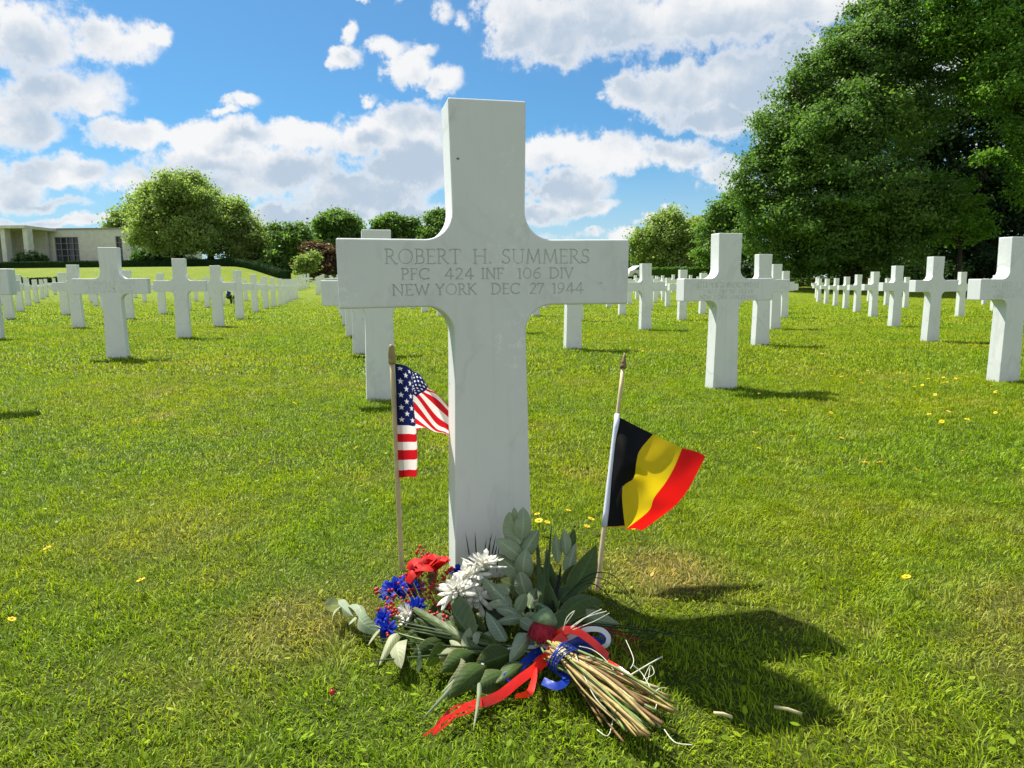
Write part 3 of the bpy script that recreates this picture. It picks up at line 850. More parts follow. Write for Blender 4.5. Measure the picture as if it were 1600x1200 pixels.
tree('willow_tree', 'pale bushy tree rising behind the stone building roof', 205, 112,
     [(208, 350, 26, 24, 0), (222, 335, 22, 22, 0), (196, 362, 16, 12, 0)], M['willow'], 14000, .5, 1.0, .4, 4, GT, .8, .5, .4)
tree('dark_tree', 'dark tree right of the drooping willow', 408, 95,
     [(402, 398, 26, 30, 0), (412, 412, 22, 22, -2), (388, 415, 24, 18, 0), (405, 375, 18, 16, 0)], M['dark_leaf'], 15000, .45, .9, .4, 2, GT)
tree('maple_tree', 'rounded dark green maple between the drooping willow and the purple leaved tree', 455, 92,
     [(450, 385, 34, 30, 0), (462, 375, 26, 22, -1), (440, 408, 28, 24, -2), (472, 398, 22, 26, 0), (455, 420, 34, 14, -2), (430, 400, 16, 18, 0)],
     M['lime'], 26000, .42, .9, .45, 2.2, GT)
tree('dark_tree', 'low dark shrubby tree filling the ground under the maple', 432, 99,
     [(420, 424, 30, 12, 0), (452, 428, 26, 10, 0), (395, 420, 22, 12, 0), (470, 425, 12, 12, 0)], M['dark_leaf'], 12000, .45, .9, .3, .8, GT)
tree('purple_leaved_tree', 'small purple brown leaved tree on a thin leaning trunk', 499.5, 80,
     [(499, 400, 22, 17, 0), (512, 408, 18, 20, 0), (486, 412, 14, 14, 0), (505, 418, 22, 9, -1)], M['copper'], 12000, .32, .65, .13, 1.5, GT, lean=-.35)
tree('young_lime_tree', 'small yellow green tree in front of the purple leaved tree', 479, 74,
     [(478, 412, 12, 13, 0), (486, 403, 9, 9, 0), (472, 420, 9, 7, 0)], M['willow'], 5000, .26, .5, .07, 1.2, GT)
tree('lime_tree', 'tall round lime tree behind the purple leaved tree, left of the large cross arm', 528, 100,
     [(527, 358, 30, 24, 0), (512, 372, 24, 26, -1), (545, 374, 24, 28, 0), (528, 345, 18, 14, 0), (530, 395, 38, 26, 0), (500, 392, 16, 20, 0)],
     M['lime'], 30000, .45, .95, .5, 2.6, GT)
tree('lime_tree', 'feathery green tree seen above the left arm of the large cross', 615, 100,
     [(618, 358, 24, 18, 0), (598, 362, 20, 14, 0), (634, 364, 18, 18, 0), (612, 345, 18, 9, 0), (616, 390, 36, 28, 0), (588, 352, 10, 6, 0), (642, 352, 9, 9, 0)],
     M['lime'], 26000, .42, .75, .5, 2.6, GT)
tree('lime_tree', 'dark green tree peeping out left of the upright of the large cross', 695, 98,
     [(690, 362, 28, 22, 0), (704, 352, 26, 22, 0), (678, 372, 16, 16, 0), (690, 395, 36, 28, 0)], M['lime'], 22000, .45, .9, .5, 2.6, GT)
# right
tree('willow_tree', 'loose pale green tree behind the clipped hedge, right of the large cross arm', 1052, 84,
     [(1045, 368, 36, 28, 0), (1025, 384, 32, 30, -1), (1070, 380, 34, 32, 0), (1008, 398, 24, 28, 0), (1088, 372, 24, 26, 1), (1050, 400, 50, 24, 0), (1046, 345, 16, 16, 0), (1100, 396, 24, 28, 0)],
     M['willow'], 52000, .31, .9, .45, 2.2, GT, .8, .5, .3, sub=4)
tree('beech_tree', 'mid green tree between the loose pale tree and the huge beech', 1142, 66,
     [(1140, 338, 30, 30, 0), (1125, 365, 30, 34, 0), (1160, 360, 34, 40, 0), (1135, 400, 42, 32, -1), (1172, 400, 34, 32, 0), (1148, 318, 18, 14, 0)],
     M['lime'], 36000, .30, .7, .4, 2, GT)
tree('beech_tree', 'huge dark green beech towering at the right over the rows of crosses', 1330, 47,
     [(1392, 60, 62, 62, 0), (1352, 95, 52, 55, -1), (1300, 130, 52, 48, 0), (1262, 175, 52, 48, 0), (1330, 180, 70, 60, -3), (1222, 222, 44, 40, 0), (1270, 255, 62, 52, -2), (1205, 278, 44, 40, 0),
      (1350, 280, 70, 60, -4), (1240, 330, 56, 44, -1), (1310, 350, 66, 50, -3), (1195, 345, 38, 46, 1), (1400, 170, 60, 70, 0), (1420, 330, 60, 55, -3), (1225, 395, 46, 36, 1), (1380, 395, 70, 40, -1), (1290, 405, 46, 30, 0),
      (1178, 258, 24, 14, 0), (1200, 190, 18, 12, 0), (1325, 60, 22, 16, 0), (1276, 98, 22, 14, 0), (1165, 300, 20, 14, 0), (1400, 5, 36, 22, 0)],
     M['beech'], 210000, .21, .85, .8, 3.2, GT, .55, .55, .1, sub=3)
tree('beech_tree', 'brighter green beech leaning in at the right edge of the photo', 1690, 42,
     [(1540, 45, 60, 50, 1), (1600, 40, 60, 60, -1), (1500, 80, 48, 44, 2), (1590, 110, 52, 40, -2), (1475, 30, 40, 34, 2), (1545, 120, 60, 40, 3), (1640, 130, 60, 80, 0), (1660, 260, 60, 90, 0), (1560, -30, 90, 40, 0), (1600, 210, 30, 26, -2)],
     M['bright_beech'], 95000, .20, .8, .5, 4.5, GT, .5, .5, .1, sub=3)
tree('beech_tree', 'dark beech coloured as deep shade behind the crosses at the right edge', 1510, 56,  # backing tree added for darkness; deep shade is put into its leaf colour
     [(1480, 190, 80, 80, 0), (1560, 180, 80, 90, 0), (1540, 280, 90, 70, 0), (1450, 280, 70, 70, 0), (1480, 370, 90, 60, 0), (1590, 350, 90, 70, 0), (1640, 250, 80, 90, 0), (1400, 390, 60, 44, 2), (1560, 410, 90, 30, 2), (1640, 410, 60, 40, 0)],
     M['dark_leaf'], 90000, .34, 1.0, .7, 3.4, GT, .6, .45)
tree('beech_tree', 'low beech bough coloured sunlit green before the dark trees at right', 1496, 45,  # sunlight on this bough is put into the brighter leaf colour
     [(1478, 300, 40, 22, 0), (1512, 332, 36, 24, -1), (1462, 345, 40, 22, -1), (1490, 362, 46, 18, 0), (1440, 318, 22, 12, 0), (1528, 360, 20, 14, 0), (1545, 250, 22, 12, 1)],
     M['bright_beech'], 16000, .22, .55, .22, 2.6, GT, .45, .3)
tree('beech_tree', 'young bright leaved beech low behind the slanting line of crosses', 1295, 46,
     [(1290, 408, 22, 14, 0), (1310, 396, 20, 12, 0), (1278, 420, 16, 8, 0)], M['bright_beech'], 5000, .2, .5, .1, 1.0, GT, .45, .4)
tree('dark_tree', 'dark shrubs standing in for shade at the foot of the huge beech', 1420, 52,  # dark base under the trees; its shade is put into the leaf colour
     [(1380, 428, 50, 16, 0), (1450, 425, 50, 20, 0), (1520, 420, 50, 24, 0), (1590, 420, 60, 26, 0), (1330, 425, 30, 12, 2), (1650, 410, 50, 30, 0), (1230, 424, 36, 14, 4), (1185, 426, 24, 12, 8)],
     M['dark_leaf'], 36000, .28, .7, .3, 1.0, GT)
# far belt closing the horizon
for (px, Y, ry, lab) in ((745, 150, 18, 'far tree hidden low behind the shaft of the large cross'), (960, 140, 20, 'far tree low behind the right arm of the large cross'), (560, 150, 10, 'far tree low beyond the lime trees')):
    tree('lime_tree', lab, px, Y, [(px-20, 425, 30, ry, 0), (px+20, 424, 30, ry, 0), (px, 418, 30, ry, 0)], M['lime'], 8000, .6, 1.2, .4, 1.5, GT)

# ------------------------------------------------------------------ hedges
def hedge(name, label, pts, width, height, mat, dens=420, leaf=.16, top_mat=None):
    """pts: world points on the ground along the hedge"""
    P = spline(pts, 40)
    o0 = P[0]
    b = MB(); vs = []; nn = 8
    for i, p in enumerate(P):
        d = (P[min(i+1, 40)]-P[max(i-1, 0)]); d.z = 0; d.normalize(); s = Vector((d.y, -d.x, 0))
        h = height*(1+.04*math.sin(i*1.7)+.03*random.uniform(-1, 1)); w = width/2
        prof = [(-w, -.2), (-w*1.02, h*.5), (-w*.95, h*.94), (-w*.5, h), (w*.5, h), (w*.95, h*.94), (w*1.02, h*.5), (w, -.2)]
        for (a, z) in prof:
            q = p + s*a; vs.append((q.x-o0.x, q.y-o0.y, T(p.x, p.y)+z-o0.z))
    fs = [(i*nn+j, (i+1)*nn+j, (i+1)*nn+j+1, i*nn+j+1) for i in range(40) for j in range(nn-1)]
    fs += [tuple(range(nn)), tuple(40*nn+j for j in range(nn))[::-1]]
    b.add(vs, fs)
    body = b.build(name, mat); body.location = o0
    a = body.data.attributes.new('tint', 'FLOAT', 'FACE'); a.data.foreach_set('value', [.25]*len(fs))
    # leaf cards over the skin
    va = np.array(vs); F = np.array([f for f in fs[:-2]])
    A, B, C, D = (va[F[:, k]] for k in range(4))
    area = np.linalg.norm(np.cross(B-A, D-A), axis=1)
    n = min(26000, int(area.sum()*dens))
    f = rng.choice(len(F), n, p=area/area.sum()); u = rng.uniform(0, 1, (n, 1)); v = rng.uniform(0, 1, (n, 1))
    pos = (A[f]*(1-u)+B[f]*u)*(1-v)+(D[f]*(1-u)+C[f]*u)*v
    nr = np.cross(B-A, D-A)[f]; nr /= np.linalg.norm(nr, axis=1)[:, None]+1e-9
    pos = pos + rng.normal(0, .035, (n, 3))
    nr = nr + rng.normal(0, .6, (n, 3)); nr /= np.linalg.norm(nr, axis=1)[:, None]
    t = rng.normal(0, 1, (n, 3)); t -= nr*(t*nr).sum(1)[:, None]; t /= np.linalg.norm(t, axis=1)[:, None]
    bb = np.cross(nr, t); s = leaf*rng.uniform(.6, 1.3, n)
    V = np.empty((n, 4, 3)); V[:, 0] = pos-t*(s*.5)[:, None]; V[:, 1] = pos+bb*(s*.3)[:, None]; V[:, 2] = pos+t*(s*.5)[:, None]; V[:, 3] = pos-bb*(s*.3)[:, None]
    np_mesh('foliage', V.reshape(-1, 3), 4, [mat], rng.uniform(0, 1, n), body, [(0, 1, 2, 3)])
    tag(body, label, 'hedge')
    return body
def gp(px, Y):
    x = at(px, 440, Y).x
    return Vector((x, Y, T(x, Y)))
def onray(px, py):
    return gnd(px, py)
hedge('clipped_hedge', 'long dark clipped hedge along the lawn before the stone building, sloping down to the right', [gp(-60, 86), gp(100, 86), gp(230, 86), gp(330, 85), gp(375, 82), gp(410, 78), gp(446, 73)], 1.2, .85, M['hedge'])
hedge('low_hedge', 'short dark low hedge behind the crosses at the far left', [gp(-60, 57), gp(20, 57), gp(60, 57), gp(108, 57.5)], .9, .5, M['hedge'])
hedge('clipped_hedge', 'fresh green clipped hedge under the loose pale tree', [gp(1012, 66), gp(1060, 66), gp(1120, 66), gp(1190, 67)], 1.2, 1.15, M['hedge_light'])
hedge('low_hedge', 'dark strip of low hedge on the crest beyond the purple tree', [gp(462, 84), gp(500, 84), gp(540, 84), gp(640, 86)], .8, .28, M['hedge'], 200)
# round clipped bush by the portico, and looser shrubs by the side wall
def bush(name, label, px, py, rx, ry, Y, mat, n=7000, size=.2):
    k = Y/F_PX; x = at(px, 440, Y).x
    root = empty(name, (x, Y, T(x, Y)), 0, label, 'bush')
    c = at(px, py, Y) - root.location
    b = MB(); b.ball(c, 1, 20, 12, 0, (rx*k*.96, rx*k*.9, ry*k*.96))
    vs = [(v[0], v[1], max(v[2], -.1)) for v in b.v]; b.v = vs
    o = b.build('core', mat, root)
    a = o.data.attributes.new('tint', 'FLOAT', 'FACE'); a.data.foreach_set('value', [.15]*len(o.data.polygons))
    V, t = crown_arrays([(tuple(c), rx*k, rx*k*.95, ry*k)], n, size, .3, 1, .96)
    V = V[V[:, :, 2].mean(1) > -.05]; t = t[:len(V)]
    np_mesh('foliage', V.reshape(-1, 3), 4, [mat], t, root, [(0, 1, 2, 3)])
    return root
bush('round_bush', 'large dome clipped dark bush before the portico of the stone building', 48, 413, 24, 17, 97, M['hedge'])
bush('round_bush', 'green bushy shrub at the corner of the stone building', 226, 405, 16, 12, 98, M['hedge_light'], 5000, .3)
bush('round_bush', 'dark shrub behind the trunk of the tallest willow', 258, 408, 24, 14, 98, M['hedge'], 6000, .3)
bush('round_bush', 'low dark shrub right of the willow trunk', 294, 412, 14, 7, 96, M['hedge'], 3000, .3)

# ------------------------------------------------------------------ stone building
def building():
    Y = 106.0
    k = Y/F_PX
    def X(px): return at(px, 400, Y).x
    def Z(py, px=130): return at(px, py, Y).z
    x0, x1 = X(46), X(205)
    zt = Z(358.5); zb = T(at(130, 420, Y).x, Y) - .6
    root = empty('stone_building', (x0, Y, zb), 0, 'low flat roofed pale stone building with gridded windows and portico on the hill', 'building')
    def L(b): b.v = [(v[0]-x0, v[1]-Y, v[2]-zb) for v in b.v]; return b
    # window openings in the front wall
    wins = [(87.5, 124.5, 370, 428, 4), (182.5, 192.5, 369.5, 428, 1)]
    b = MB()
    xs = [x0]+[X(v) for w in wins for v in w[:2]]+[x1]
    b.box(xs[0], xs[1], Y, Y+.5, zb, zt); b.box(xs[2], xs[3], Y, Y+.5, zb, zt); b.box(xs[4], xs[5], Y, Y+.5, zb, zt)
    b.box(xs[1], xs[2], Y, Y+.5, Z(wins[0][2]), zt); b.box(xs[3], xs[4], Y, Y+.5, Z(wins[1][2]), zt)
    b.box(xs[1], xs[2], Y, Y+.5, zb, zb+.3); b.box(xs[3], xs[4], Y, Y+.5, zb, zb+.3)
    D = 11.0
    b.box(x1-.5, x1, Y+.503, Y+D, zb, zt); b.box(x0, x1-.503, Y+D-.5, Y+D, zb, zt); b.box(x0, x0+.5, Y+.503, Y+D-.503, zb, zt)
    L(b).build('wall', M['limestone'], root, False)
    # far lower wing on the right
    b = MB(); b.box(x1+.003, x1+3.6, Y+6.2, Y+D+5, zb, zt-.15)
    L(b).build('side_wing', M['limestone_shaded'], root, False)
    b = MB(); b.box(x0-.12, x1+.16, Y-.16, Y+D+.15, zt+.003, zt+.2)
    L(b).build('roof', M['coping'], root, False)
    for (p0, p1, q0, q1, n) in wins:
        a0, a1 = X(p0), X(p1); z1 = Z(q0); z0 = zb+.3
        fr = MB(); t = .09
        for i in range(n+1):
            xx = a0 + (a1-a0)*i/n; fr.box(xx-t*.5 if 0 < i < n else (xx+.002 if i == 0 else xx-t-.002), xx+t*.5 if 0 < i < n else (xx+t+.002 if i == 0 else xx-.002), Y+.03, Y+.4, z0+.002, z1-.002)
        step = (X(124.5)-X(87.5))/4*1.02
        z = z1; m = 0
        while z > z0+.2:
            zz = z-.004 if m == 0 else z
            for i in range(n):
                l = a0+(a1-a0)*i/n + (t+.003 if i == 0 else t*.5+.001); r = a0+(a1-a0)*(i+1)/n - (t+.003 if i == n-1 else t*.5+.001)
                fr.box(l, r, Y+.034, Y+.396, zz-t, zz)
            z -= step; m += 1
        f = L(fr).build('window', M['frame_grey'], root, False)
        pn = MB(); pn.box(a0+.003, a1-.003, Y+.25, Y+.27, z0, z1-.01)
        L(pn).build('pane', M['window'], f, False)
    # rain pipes
    for px in (48.5, 208):
        b = MB(); xx = X(px) if px < 100 else x1+.10; yy = Y-.1 if px < 100 else Y+1.2
        b.tube([(xx, yy, zb), (xx, yy, zt-.4), (xx+(.25 if px < 100 else 0), yy, zt-.02)], .06, 8)
        L(b).build('rain_pipe', M['coping'], root)
    # portico in front-left: slab roof on square piers with a recessed wall
    Yp = 99.0
    def XP(px): return at(px, 400, Yp).x
    ps = at(20, 352, Yp).z; pu = at(20, 356.5, Yp).z
    b = MB(); b.box(XP(-70), XP(43.5), Yp, Y+D-2, pu, ps)
    L(b).build('portico_roof', M['limestone'], root, False)
    for px in (1.2, 36.2, -34):
        b = MB(); b.box(XP(px), XP(px+7), Yp+.35, Yp+1.5, zb-.5, pu-.003)
        L(b).build('pier', M['limestone'], root, False)
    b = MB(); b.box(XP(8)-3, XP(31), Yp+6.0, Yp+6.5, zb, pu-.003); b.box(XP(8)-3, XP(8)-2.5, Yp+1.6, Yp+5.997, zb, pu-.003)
    L(b).build('recessed_wall', M['limestone_shaded'], root, False)
building()

# ------------------------------------------------------------------ low stone wall with coping on the right
a = gp(1195, 50); c = gp(1420, 50)
root = empty('low_stone_wall', a, 0, 'low reddish stone wall with a pale coping behind the slanting line of crosses', 'wall')
b = MB(); h = .50
n = 24
for i in range(n):
    x0 = (c.x-a.x)*i/n; x1 = (c.x-a.x)*(i+1)/n
    z = T(a.x+x0, 50)-a.z
    b.box(x0+.002, x1-.002, 0, .4, -.4, h+random.uniform(-.0, .004))
b.build('wall_body', M['red_stone'], root, False)
b = MB(); b.box(-.05, c.x-a.x+.05, -.05, .45, h+.006, h+.08); b.build('coping', M['limestone'], root, False)
for px, nn in ((1247, 1), (1262, 2), (1292, 1), (1318, 2)):
    x = at(px, 440, 49.4).x; t = empty('wall_shrub', (x, 49.4, T(x, 49.4)), 0, {1247: 'sparse climbing shrub against the low reddish wall, leftmost', 1262: 'leafy shrub reaching above the low reddish wall coping', 1292: 'small shrub on the low wall behind the farthest slanting-line crosses', 1318: 'dark shrub on the low wall nearest the huge beech'}[px], 'shrub', 'shrubs on the low wall')
    V, tt = crown_arrays([((0, 0, .32), .26, .14, .36)], 420, .10, .16, 1, .4)
    np_mesh('foliage', V.reshape(-1, 3), 4, [M['lime']], tt, t, [(0, 1, 2, 3)])
    b = MB(); b.tube([(0, 0, -.05), (.03, 0, .3), (-.02, 0, .66)], [.02, .014, .006], 5); b.build('stem', M['bark'], t)

# ------------------------------------------------------------------ parked car behind the crosses
def car():
    p = gp(1003, 74)
    root = empty('parked_car', p, R(200), 'white parked car partly hidden behind the crosses, right of the large cross arm', 'car')
    b = MB()
    prof = [(-1.95, .35), (-1.98, .62), (-1.85, .85), (-1.1, .95), (-.55, 1.38), (.7, 1.42), (1.45, .98), (1.9, .85), (1.98, .55), (1.95, .32)]
    vs = [(x, -.82 if z < 1 else -.66, z) for x, z in prof]+[(x, .82 if z < 1 else .66, z) for x, z in prof]
    k = len(prof)
    fs = [tuple(range(k)), tuple(range(k, 2*k))[::-1]]+[(i, i+k, (i+1) % k+k, (i+1) % k) for i in range(k)]
    b.add(vs, fs); b.build('body', M['car_white'], root, False)
    for (pts, nm) in (([(-1.05, .97), (-.58, 1.33), (.66, 1.37), (1.32, 1.0)], 'side_window'),):
        for sgn in (-1, 1):
            w = MB(); w.add([(x, sgn*(.835 if z < 1.1 else .70), z) for x, z in pts], [(0, 1, 2, 3)]); w.build(nm, M['window'], root, False)
    w = MB(); w.add([(-1.12, -.7, .97), (-1.12, .7, .97), (-.59, .6, 1.36), (-.59, -.6, 1.36)], [(0, 1, 2, 3)])
    w.v = [(x-.02, y, z+.015) for x, y, z in w.v]; w.build('windscreen', M['window'], root, False)
    for x in (-1.25, 1.25):
        for y in (-.78, .78):
            w = MB(); w.lathe((x, y-.1, .32), (0, 1, 0), [(.0, 0), (.24, 0), (.32, .03), (.32, .17), (.24, .2), (0, .2)], 16); w.build('wheel', M['dark'], root)
car()

# ------------------------------------------------------------------ tree stakes, ring marker, far vase
for (px, n, lab) in ((476, 2, 'dark timber tree stakes with a crossbar, left one of the pair beyond the far crosses'), (487.2, 2, 'dark timber tree stakes with a crossbar, right one of the pair beyond the far crosses'), (515, 2, 'dark timber tree stakes just left of the end of the large cross arm')):
    p = gp(px, 78); root = empty('tree_stakes', p, 0, lab, 'tree stakes', 'stakes round young trees')
    for s in (-.2, .2):
        b = MB(); b.tube([(s, 0, -.1), (s, 0, 1.05)], .04, 6); b.build('post', M['stake'], root)
    b = MB(); b.box(-.26, .26, -.075, -.043, .92, 1.0); b.build('crossbar', M['stake'], root)
    b = MB(); b.tube([(0, .05, -.1), (.02, .05, 1.7)], .025, 6); b.build('sapling_stem', M['bark'], root)
p = onray(150, 429); root = empty('ring_marker', p, 0, 'small white oval ring marker standing on the hillside lawn', 'marker')
b = MB(); kk = p.y/F_PX
b.tube([(math.cos(t*math.pi/10)*1.6*kk, 0, 3.0*kk+math.sin(t*math.pi/10)*2.6*kk) for t in range(21)], .35*kk, 6, 0, False)
b.build('ring', M['white_ring'], root)
b = MB(); b.tube([(0, 0, -.05), (0, 0, .6*kk)], .05, 6); b.build('post', M['white_ring'], root)
p = onray(361.5, 475); kk = p.y/F_PX
root = empty('flower_vase', p, 0, 'blue flowers in a dark cone vase stuck in the grass between crosses on the left', 'flower vase')
b = MB(); b.lathe((0, 0, -.02), (0, 0, 1), [(.02, 0), (.045, .12), (.065, 8*kk), (.06, 8*kk+.004), (.0, 8*kk)], 10); b.build('vase', M['dark'], root)
V, t = crown_arrays([((-1*kk, 0, 11*kk), 5*kk, 4*kk, 4*kk)], 260, .075, .06, 1, .3); np_mesh('leaves', V.reshape(-1, 3), 4, [M['dark_leaf']], t, root, [(0, 1, 2, 3)])
for i in range(9):
    b = MB(); a = i*2.4; r = .09*math.sqrt(i/9)
    b.ball((-3*kk+math.cos(a)*r, -.07+math.sin(a)*r*.5, 16.5*kk+math.sin(a)*r), .045, 8, 5); b.build('flower_head', M['petal_blue'] if i != 4 else M['petal_white'], root)
p2 = onray(366, 474.6)
root = empty('grave_pot', p2, 0, 'small pale grey pot beside the vase of blue flowers', 'pot')
b = MB(); b.lathe((0, 0, -.02), (0, 0, 1), [(.035, 0), (.05, .05), (.058, .2), (.05, .21), (0, .2)], 12); b.build('pot', M['pot_grey'], root)
V, t = crown_arrays([((0, 0, .29), .08, .08, .08)], 120, .06, .04, 1, .3); np_mesh('leaves', V.reshape(-1, 3), 4, [M['dark_leaf']], t, root, [(0, 1, 2, 3)])
# ------------------------------------------------------------------ the two small flags
def cloth(name, ctrl, svals, tvals, mat, parent, org, ns=48, nt_=40, wav=None, thick=.0006):
    """ctrl[i][j]: world point at fly fraction svals[i], drop fraction tvals[j] (0 top)"""
    def cat(P, X, x):
        k = max(i for i in range(len(X)-1) if X[i] <= x+1e-9)
        f = (x-X[k])/(X[k+1]-X[k])
        p0, p1, p2, p3 = P[max(k-1, 0)], P[k], P[k+1], P[min(k+2, len(P)-1)]
        return .5*((2*p1)+(p2-p0)*f+(2*p0-5*p1+4*p2-p3)*f*f+(3*p1-p0-3*p2+p3)*f**3)
    vs, uvs = [], []
    for a in range(ns+1):
        s = a/ns
        for b in range(nt_+1):
            t = b/nt_
            row = [cat(col, tvals, t) for col in ctrl]
            p = cat(row, svals, s)
            if wav: p = p + Vector((0, wav(s, t), 0))
            vs.append(p-org); uvs.append((s, 1-t))
    m = nt_+1
    fs = [(i*m+j, i*m+j+1, (i+1)*m+j+1, (i+1)*m+j) for i in range(ns) for j in range(nt_)]
    b = MB(); b.add(vs, fs)
    o = b.build(name, mat, parent)
    ul = o.data.uv_layers.new(name='UVMap')
    for l in o.data.loops: ul.data[l.index].uv = uvs[l.vertex_index]
    return o
def pole(parent, org, foot, top, r0, r1):
    b = MB(); P = [foot+(top-foot)*(i/8) for i in range(9)]
    b.tube([p-org for p in P], [r0+(r1-r0)*i/8 for i in range(9)], 10)
    return b.build('pole', M['wood_pole'], parent)
A = lambda px, py, Y: at(px, py, Y)
# stars and stripes, left of the upright
YF = 1.63
foot = gnd(628.5, 905); foot.y = YF; foot = A(628.5, 897, YF); foot.z = T(foot.x, foot.y)-.05
topp = A(612.6, 566, YF)
org = Vector((foot.x, foot.y, T(foot.x, foot.y)))
us = empty('small_flag', org, 0, 'small stars and stripes flag on a wooden stick, folded, left of the large cross', 'flag')
pole(us, org, foot, topp, .0066, .0054)
ax = (topp-foot).normalized()
b = MB(); b.lathe(topp-org-ax*.004, ax, [(.0, 0), (.0072, .0), (.0092, .004), (.0094, .008), (.0078, .011), (.0086, .014), (.0084, .024), (.0066, .038), (.0044, .045), (.0, .0455)], 14)
b.build('finial', M['finial_gold'], us)
y0 = YF-.004
S = [0, .065, .125, .19, .28, .4, .62, .82, 1]
TT = [0, .27, 7/13, .78, 1]
C = [
 [(617, 568, y0), (619, 616, y0), (620.5, 664.5, y0), (621.5, 705, y0), (623.5, 746.5, y0)],
 [(633, 571, y0-.016), (635, 618, y0-.018), (636.5, 664.5, y0-.018), (638, 705, y0-.016), (639, 744.5, y0-.014)],
 [(642.5, 577.5, y0-.002), (645, 618, y0-.004), (649.5, 664, y0-.004), (652, 702, y0), (651.5, 741.5, y0)],
 [(646, 580.5, y0+.03), (643, 600, y0+.035), (641, 640, y0+.035), (640, 680, y0+.035), (640, 705, y0+.035)],
 [(656, 586, y0+.05), (648, 600, y0+.06), (642, 620, y0+.06), (640, 652, y0+.06), (640, 675, y0+.06)],
 [(669, 604.5, y0+.07), (664, 611, y0+.06), (651, 621, y0+.06), (646, 652, y0+.062), (646, 676, y0+.066)],
 [(677, 612, y0+.12), (682, 619, y0+.075), (680, 660, y0+.065), (676, 673, y0+.09), (668, 664, y0+.13)],
 [(695, 630, y0+.13), (699, 637, y0+.085), (697, 670, y0+.075), (694, 677, y0+.10), (690, 668, y0+.14)],
 [(714, 652, y0+.14), (718, 658, y0+.095), (714, 682, y0+.085), (710, 688, y0+.11), (706, 678, y0+.15)]]
cloth('flag_cloth', [[A(*q) for q in r] for r in C], S, TT, M['us'], us, org, 72, 52, lambda s, t: .002*math.sin(t*11+s*5)*min(1, s*8))
# black yellow red flag, right of the upright
YB = 1.71
topb = A(973.5, 574, YB); foot = A(929, 925, YB-.09); foot = topb+(foot-topb)*1.02
e = gnd(929, 928); foot = Vector((e.x, e.y, e.z-.04)) 
org = Vector((foot.x, foot.y, T(foot.x, foot.y)))
be = empty('small_flag', org, 0, 'small black yellow and red flag on a leaning wooden stick, right of the large cross', 'flag')
pole(be, org, foot, topb, .0062, .0046)
ax = (topb-foot).normalized()
b = MB(); b.lathe(topb-org-ax*.004, ax, [(.0, 0), (.0060, .0), (.0084, .004), (.0086, .009), (.0064, .0125), (.0072, .0135), (.0062, .019), (.0036, .031), (.0012, .041), (.0, .042)], 14)
b.build('finial', M['finial_brown'], be)
def onpole(py):
    # point on the stick at a picture row, to hang the sleeve on
    lo, hi = 0.0, 1.0
    for _ in range(40):
        m = (lo+hi)/2; p = foot+(topb-foot)*m; d = p-EYE
        y = 600 - F_PX*d.dot(UP)/d.dot(FWD)
        if y > py: lo = m
        else: hi = m
    return foot+(topb-foot)*lo
s0, s1 = onpole(647), onpole(823)
b = MB(); b.tube([s0-org+(s1-s0)*(i/8) for i in range(9)], [.0068]*9, 12); b.build('sleeve', M['sleeve'], be)
def yb(py): return onpole(py).y - .003
S = [0, .16, 1/3, .5, 2/3, .84, 1]
TT = [0, .2, .4, .6, .8, 1]
def g(px, py, dY=0): return A(px, py, yb(max(647, min(823, py if py < 760 else 760+(py-760)*.9)))+dY)
C = [
 [g(963, 649), g(959.5, 684), g(956, 719), g(953, 754), g(950, 789), g(947.5, 824)],
 [g(987, 662, .01), g(978, 694, -.016), g(975, 722, -.02), g(966, 754, -.012), g(962, 788, -.008), g(962, 824, -.004)],
 [g(1020.5, 678.5, .03), g(1000, 703, .0), g(994.5, 722, -.016), g(990, 747, .0), g(972.5, 765, -.02), g(976.5, 824, -.01)],
 [g(1044, 690, .04), g(1032, 716, .01), g(1020, 740, -.005), g(1008, 766, .0), g(991, 795, -.01), g(980, 826, -.01)],
 [g(1066, 700, .05), g(1054, 729, .03), g(1040, 754, .015), g(1022, 778, .012), g(1013, 799, .006), g(977, 827.5, -.004)],
 [g(1086, 705, .06), g(1076, 733, .045), g(1060, 760, .035), g(1042, 784, .03), g(1026, 806, .02), g(992, 826, .012)],
 [g(1102.5, 713, .065), g(1090, 737, .06), g(1075, 765, .05), g(1056, 789, .045), g(1032, 808, .035), g(1003, 829, .025)]]
cloth('flag_cloth', C, S, TT, M['be'], be, org, 60, 48)

